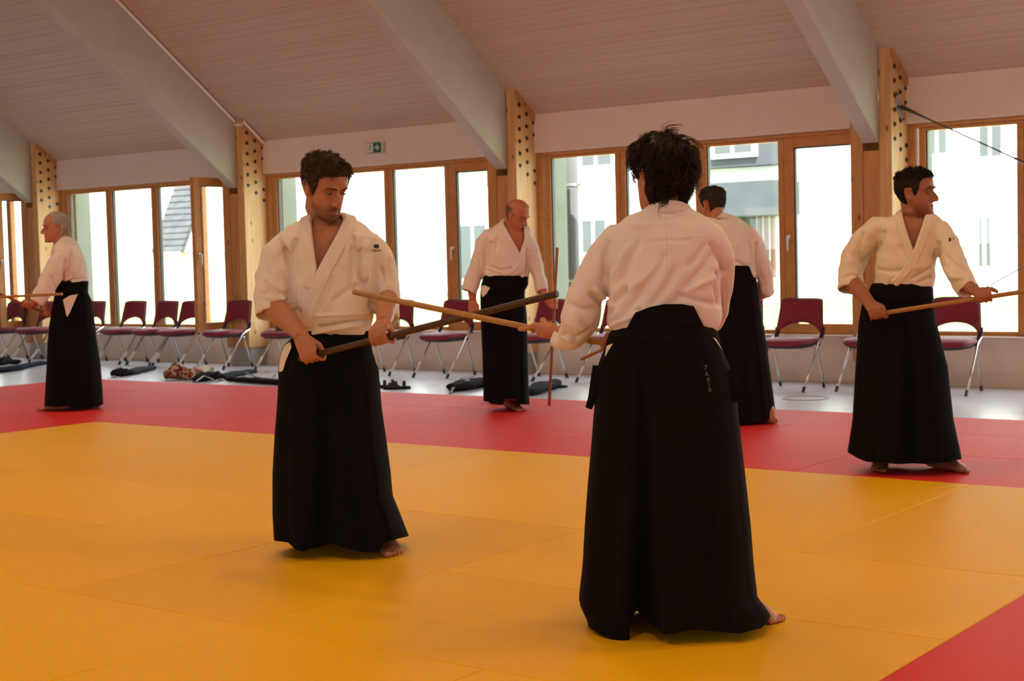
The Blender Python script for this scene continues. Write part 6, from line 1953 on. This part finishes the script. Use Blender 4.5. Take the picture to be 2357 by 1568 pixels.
def soft(pts, radii, mat, name, parent, wob=0.006, n=14, seed=0):
    """soft sack lying on the floor; pts pixels of its middle line on the floor, radii (half width, half height)"""
    P = np.array([on_z(px, py, FLOOR_Z) for px, py in pts])
    R = np.array(radii, float)
    t = np.linspace(0, 1, len(P)); tt = np.linspace(0, 1, 26)
    Q = np.stack([np.interp(tt, t, P[:, k]) for k in range(3)], 1); S = np.stack([np.interp(tt, t, R[:, k]) for k in range(2)], 1)
    for _ in range(2):
        Q[1:-1] = 0.5 * Q[1:-1] + 0.25 * (Q[:-2] + Q[2:])
    S[0] *= 0.55; S[-1] *= 0.55; S[1] *= 0.85; S[-2] *= 0.85
    Q[:, 2] = FLOOR_Z + S[:, 1] + 0.001
    mb = MB().tube(Q, [tuple(q) for q in S], n=n, ref=(0, 0, 1), round_ends=False)
    V = mb.v[0]
    rr = np.random.default_rng(seed)
    for _ in range(8):
        w = rr.normal(size=3) * 28
        V += np.outer(np.sin(V @ w + rr.uniform(0, 6)) * wob * 0.35, rr.normal(size=3) * 0.6)
    V[:, 2] = np.maximum(V[:, 2], FLOOR_Z + 0.001)
    return mb.build(name, mat, parent, smooth=True)


def strap(pts, mat, name, parent, w=0.012):
    P = [on_z(px, py, FLOOR_Z) + np.array([0, 0, h]) for px, py, h in pts]
    return MB().tube(P, [(w, 0.003)] * len(P), n=8, ref=(0, 0, 1)).build(name, mat, parent)


def thing_at(px, py, name, label, cat, group=None):
    o = empty(name, tuple(on_z(px, py, FLOOR_Z)))
    tag(o, label, cat, group)
    return o


t = thing_at(60, 850, 'weapon_bag', 'long dark staff bag on the floor at the left edge', 'bag', 'bags on the floor')
soft([(-40, 862), (30, 855), (70, 845), (106, 838)], [(0.07, 0.035), (0.07, 0.035), (0.06, 0.03), (0.05, 0.025)], M_BAGBLUE, 'sack', t, seed=1)
t = thing_at(20, 838, 'crumpled_jacket', 'crumpled dark cloth lying behind the long bag at the left edge', 'cloth')
soft([(-10, 842), (15, 839), (46, 838)], [(0.10, 0.05), (0.12, 0.055), (0.07, 0.03)], M_BAG, 'cloth', t, wob=0.03, seed=2)
t = thing_at(300, 860, 'weapon_bag', 'dark bag with pale buckles lying right of the white-haired man', 'bag', 'bags on the floor')
soft([(258, 868), (278, 866), (300, 863)], [(0.07, 0.035), (0.10, 0.045), (0.07, 0.03)], M_BAG, 'sack', t, wob=0.02, seed=3)
soft([(298, 864), (325, 857), (352, 850)], [(0.07, 0.03), (0.08, 0.035), (0.07, 0.025)], M_BAGGREY, 'flap', t, seed=4)
strap([(250, 872, 0.004), (262, 869, 0.02), (274, 871, 0.004)], M_PALETRIM, 'buckle', t, 0.014)
strap([(284, 866, 0.095), (290, 866, 0.085)], M_PALETRIM, 'buckle', t, 0.010)
t = thing_at(430, 872, 'patterned_bag', 'red and beige patterned cloth bag on the floor', 'bag')
soft([(386, 875), (410, 872), (432, 872)], [(0.07, 0.045), (0.10, 0.09), (0.08, 0.05)], M_PATTERN, 'sack', t, wob=0.03, seed=5)
soft([(428, 876), (448, 872), (462, 870)], [(0.07, 0.05), (0.09, 0.06), (0.06, 0.04)], M_PATTERN, 'sack', t, wob=0.03, seed=6)
t = thing_at(468, 862, 'cloth_bag', 'small beige cloth bundle behind the patterned bag', 'bag')
soft([(448, 866), (468, 862), (486, 860)], [(0.06, 0.04), (0.08, 0.06), (0.05, 0.03)], mat_noise('beige_cloth', (0.42, 0.34, 0.26), (0.55, 0.46, 0.36), 12, rough=0.9), 'cloth', t, wob=0.03, seed=7)
t = thing_at(500, 876, 'weapon_bag', 'black staff bag with pale trim, narrow end pointing right', 'bag', 'bags on the floor')
soft([(448, 880), (480, 876), (515, 874)], [(0.07, 0.03), (0.11, 0.05), (0.09, 0.04)], M_BAG, 'sack', t, wob=0.02, seed=8)
soft([(510, 874), (550, 865), (588, 857)], [(0.07, 0.03), (0.065, 0.03), (0.055, 0.02)], M_BAGGREY, 'narrow_end', t, seed=9)
strap([(452, 884, 0.03), (470, 880, 0.07), (492, 880, 0.03)], M_PALETRIM, 'trim_strip', t, 0.010)
strap([(492, 884, 0.03), (510, 882, 0.05), (528, 884, 0.01)], M_PALETRIM, 'trim_strip', t, 0.010)
t = thing_at(600, 882, 'weapon_bag', 'flat black staff bag ending behind the front man\'s hakama', 'bag', 'bags on the floor')
soft([(520, 876), (580, 881), (648, 886), (700, 890)], [(0.05, 0.02), (0.07, 0.028), (0.07, 0.028), (0.06, 0.025)], M_BAG, 'sack', t, seed=10)
strap([(562, 876, 0.05), (568, 873, 0.075), (585, 880, 0.06), (625, 884, 0.05), (634, 878, 0.07)], M_STRAP, 'strap', t, 0.014)
# pair of dark sandals
for k, (px, py) in enumerate(((888, 893), (914, 896))):
    c = on_z(px, py, FLOOR_Z)
    t = empty('sandal', tuple(c))
    tag(t, 'black strapped sandal on the floor right of the front man, ' + ('left' if k == 0 else 'right') + ' one of the pair', 'sandal', 'pair of sandals')
    ang = np.linspace(0, 2 * math.pi, 24, endpoint=False)
    L, W = 0.135, 0.048
    f = np.array([-0.80, -0.60, 0]); r = np.array([0.60, -0.80, 0])
    sole = lambda z, g: np.array([c + f * math.cos(a) * (L + g) + r * math.sin(a) * (W + g) * (1 + 0.15 * math.cos(a)) + np.array([0, 0, z]) for a in ang])
    MB().rings([sole(0.001, 0), sole(0.024, 0), sole(0.028, -0.006)]).build('sole', M_BAG, t)
    for s0, h in ((0.07, 0.045), (0.01, 0.055), (-0.07, 0.06)):
        P = [c + f * s0 + r * W * math.cos(q) + np.array([0, 0, 0.022 + h * math.sin(q)]) for q in np.linspace(0, math.pi, 9)]
        MB().tube(P, [(0.003, 0.014)] * 9, n=8, ref=f).build('strap', M_STRAP, t)
t = thing_at(1075, 898, 'weapon_bag', 'black bag with buckled strap lying left of the bald man\'s feet', 'bag', 'bags on the floor')
soft([(1040, 902), (1062, 899), (1085, 894), (1118, 890)], [(0.09, 0.03), (0.13, 0.045), (0.13, 0.05), (0.10, 0.045)], M_BAG, 'sack', t, wob=0.012, seed=11)
strap([(1036, 908, 0.004), (1050, 898, 0.07), (1066, 893, 0.10), (1078, 888, 0.09)], M_STRAP, 'strap', t, 0.014)
strap([(1052, 884, 0.02), (1070, 886, 0.05), (1092, 882, 0.07)], M_STRAP, 'strap', t, 0.012)
strap([(1072, 898, 0.093), (1080, 897, 0.094)], M_PALETRIM, 'label_patch', t, 0.02)
t = thing_at(1260, 900, 'weapon_bag', 'dark blue grey rolled bag lying behind the upright staff', 'bag', 'bags on the floor')
soft([(1216, 912), (1238, 905), (1262, 898), (1282, 892)], [(0.07, 0.03), (0.09, 0.045), (0.08, 0.045), (0.06, 0.04)], M_BAGBLUE, 'sack', t, wob=0.016, seed=12)
soft([(1278, 893), (1292, 893), (1303, 891)], [(0.05, 0.02), (0.04, 0.012), (0.03, 0.01)], M_BAG, 'flap', t, seed=13)
# bag resting on the chair beside the front man
bc = np.array([-12.80, 12.52, FLOOR_Z + 0.475])
t = empty('cloth_bag', tuple(bc)); tag(t, 'dark bag with beige top resting on the chair left of the front man', 'bag')
rg = []
for (w, d, z) in ((0.13, 0.10, 0.0), (0.15, 0.12, 0.04), (0.145, 0.11, 0.09), (0.10, 0.08, 0.14), (0.04, 0.04, 0.165)):
    a_ = np.linspace(0, 2 * math.pi, 24, endpoint=False)
    rg.append(np.stack([bc[0] + np.cos(a_) * w * (1 + 0.08 * np.sin(5 * a_)), bc[1] + np.sin(a_) * d * (1 + 0.08 * np.cos(4 * a_)), np.full(24, bc[2] + z)], 1))
MB().rings(rg).build('sack', mat_noise('brown_grey_cloth', (0.20, 0.15, 0.12), (0.30, 0.24, 0.19), 12, rough=0.9), t, smooth=True)
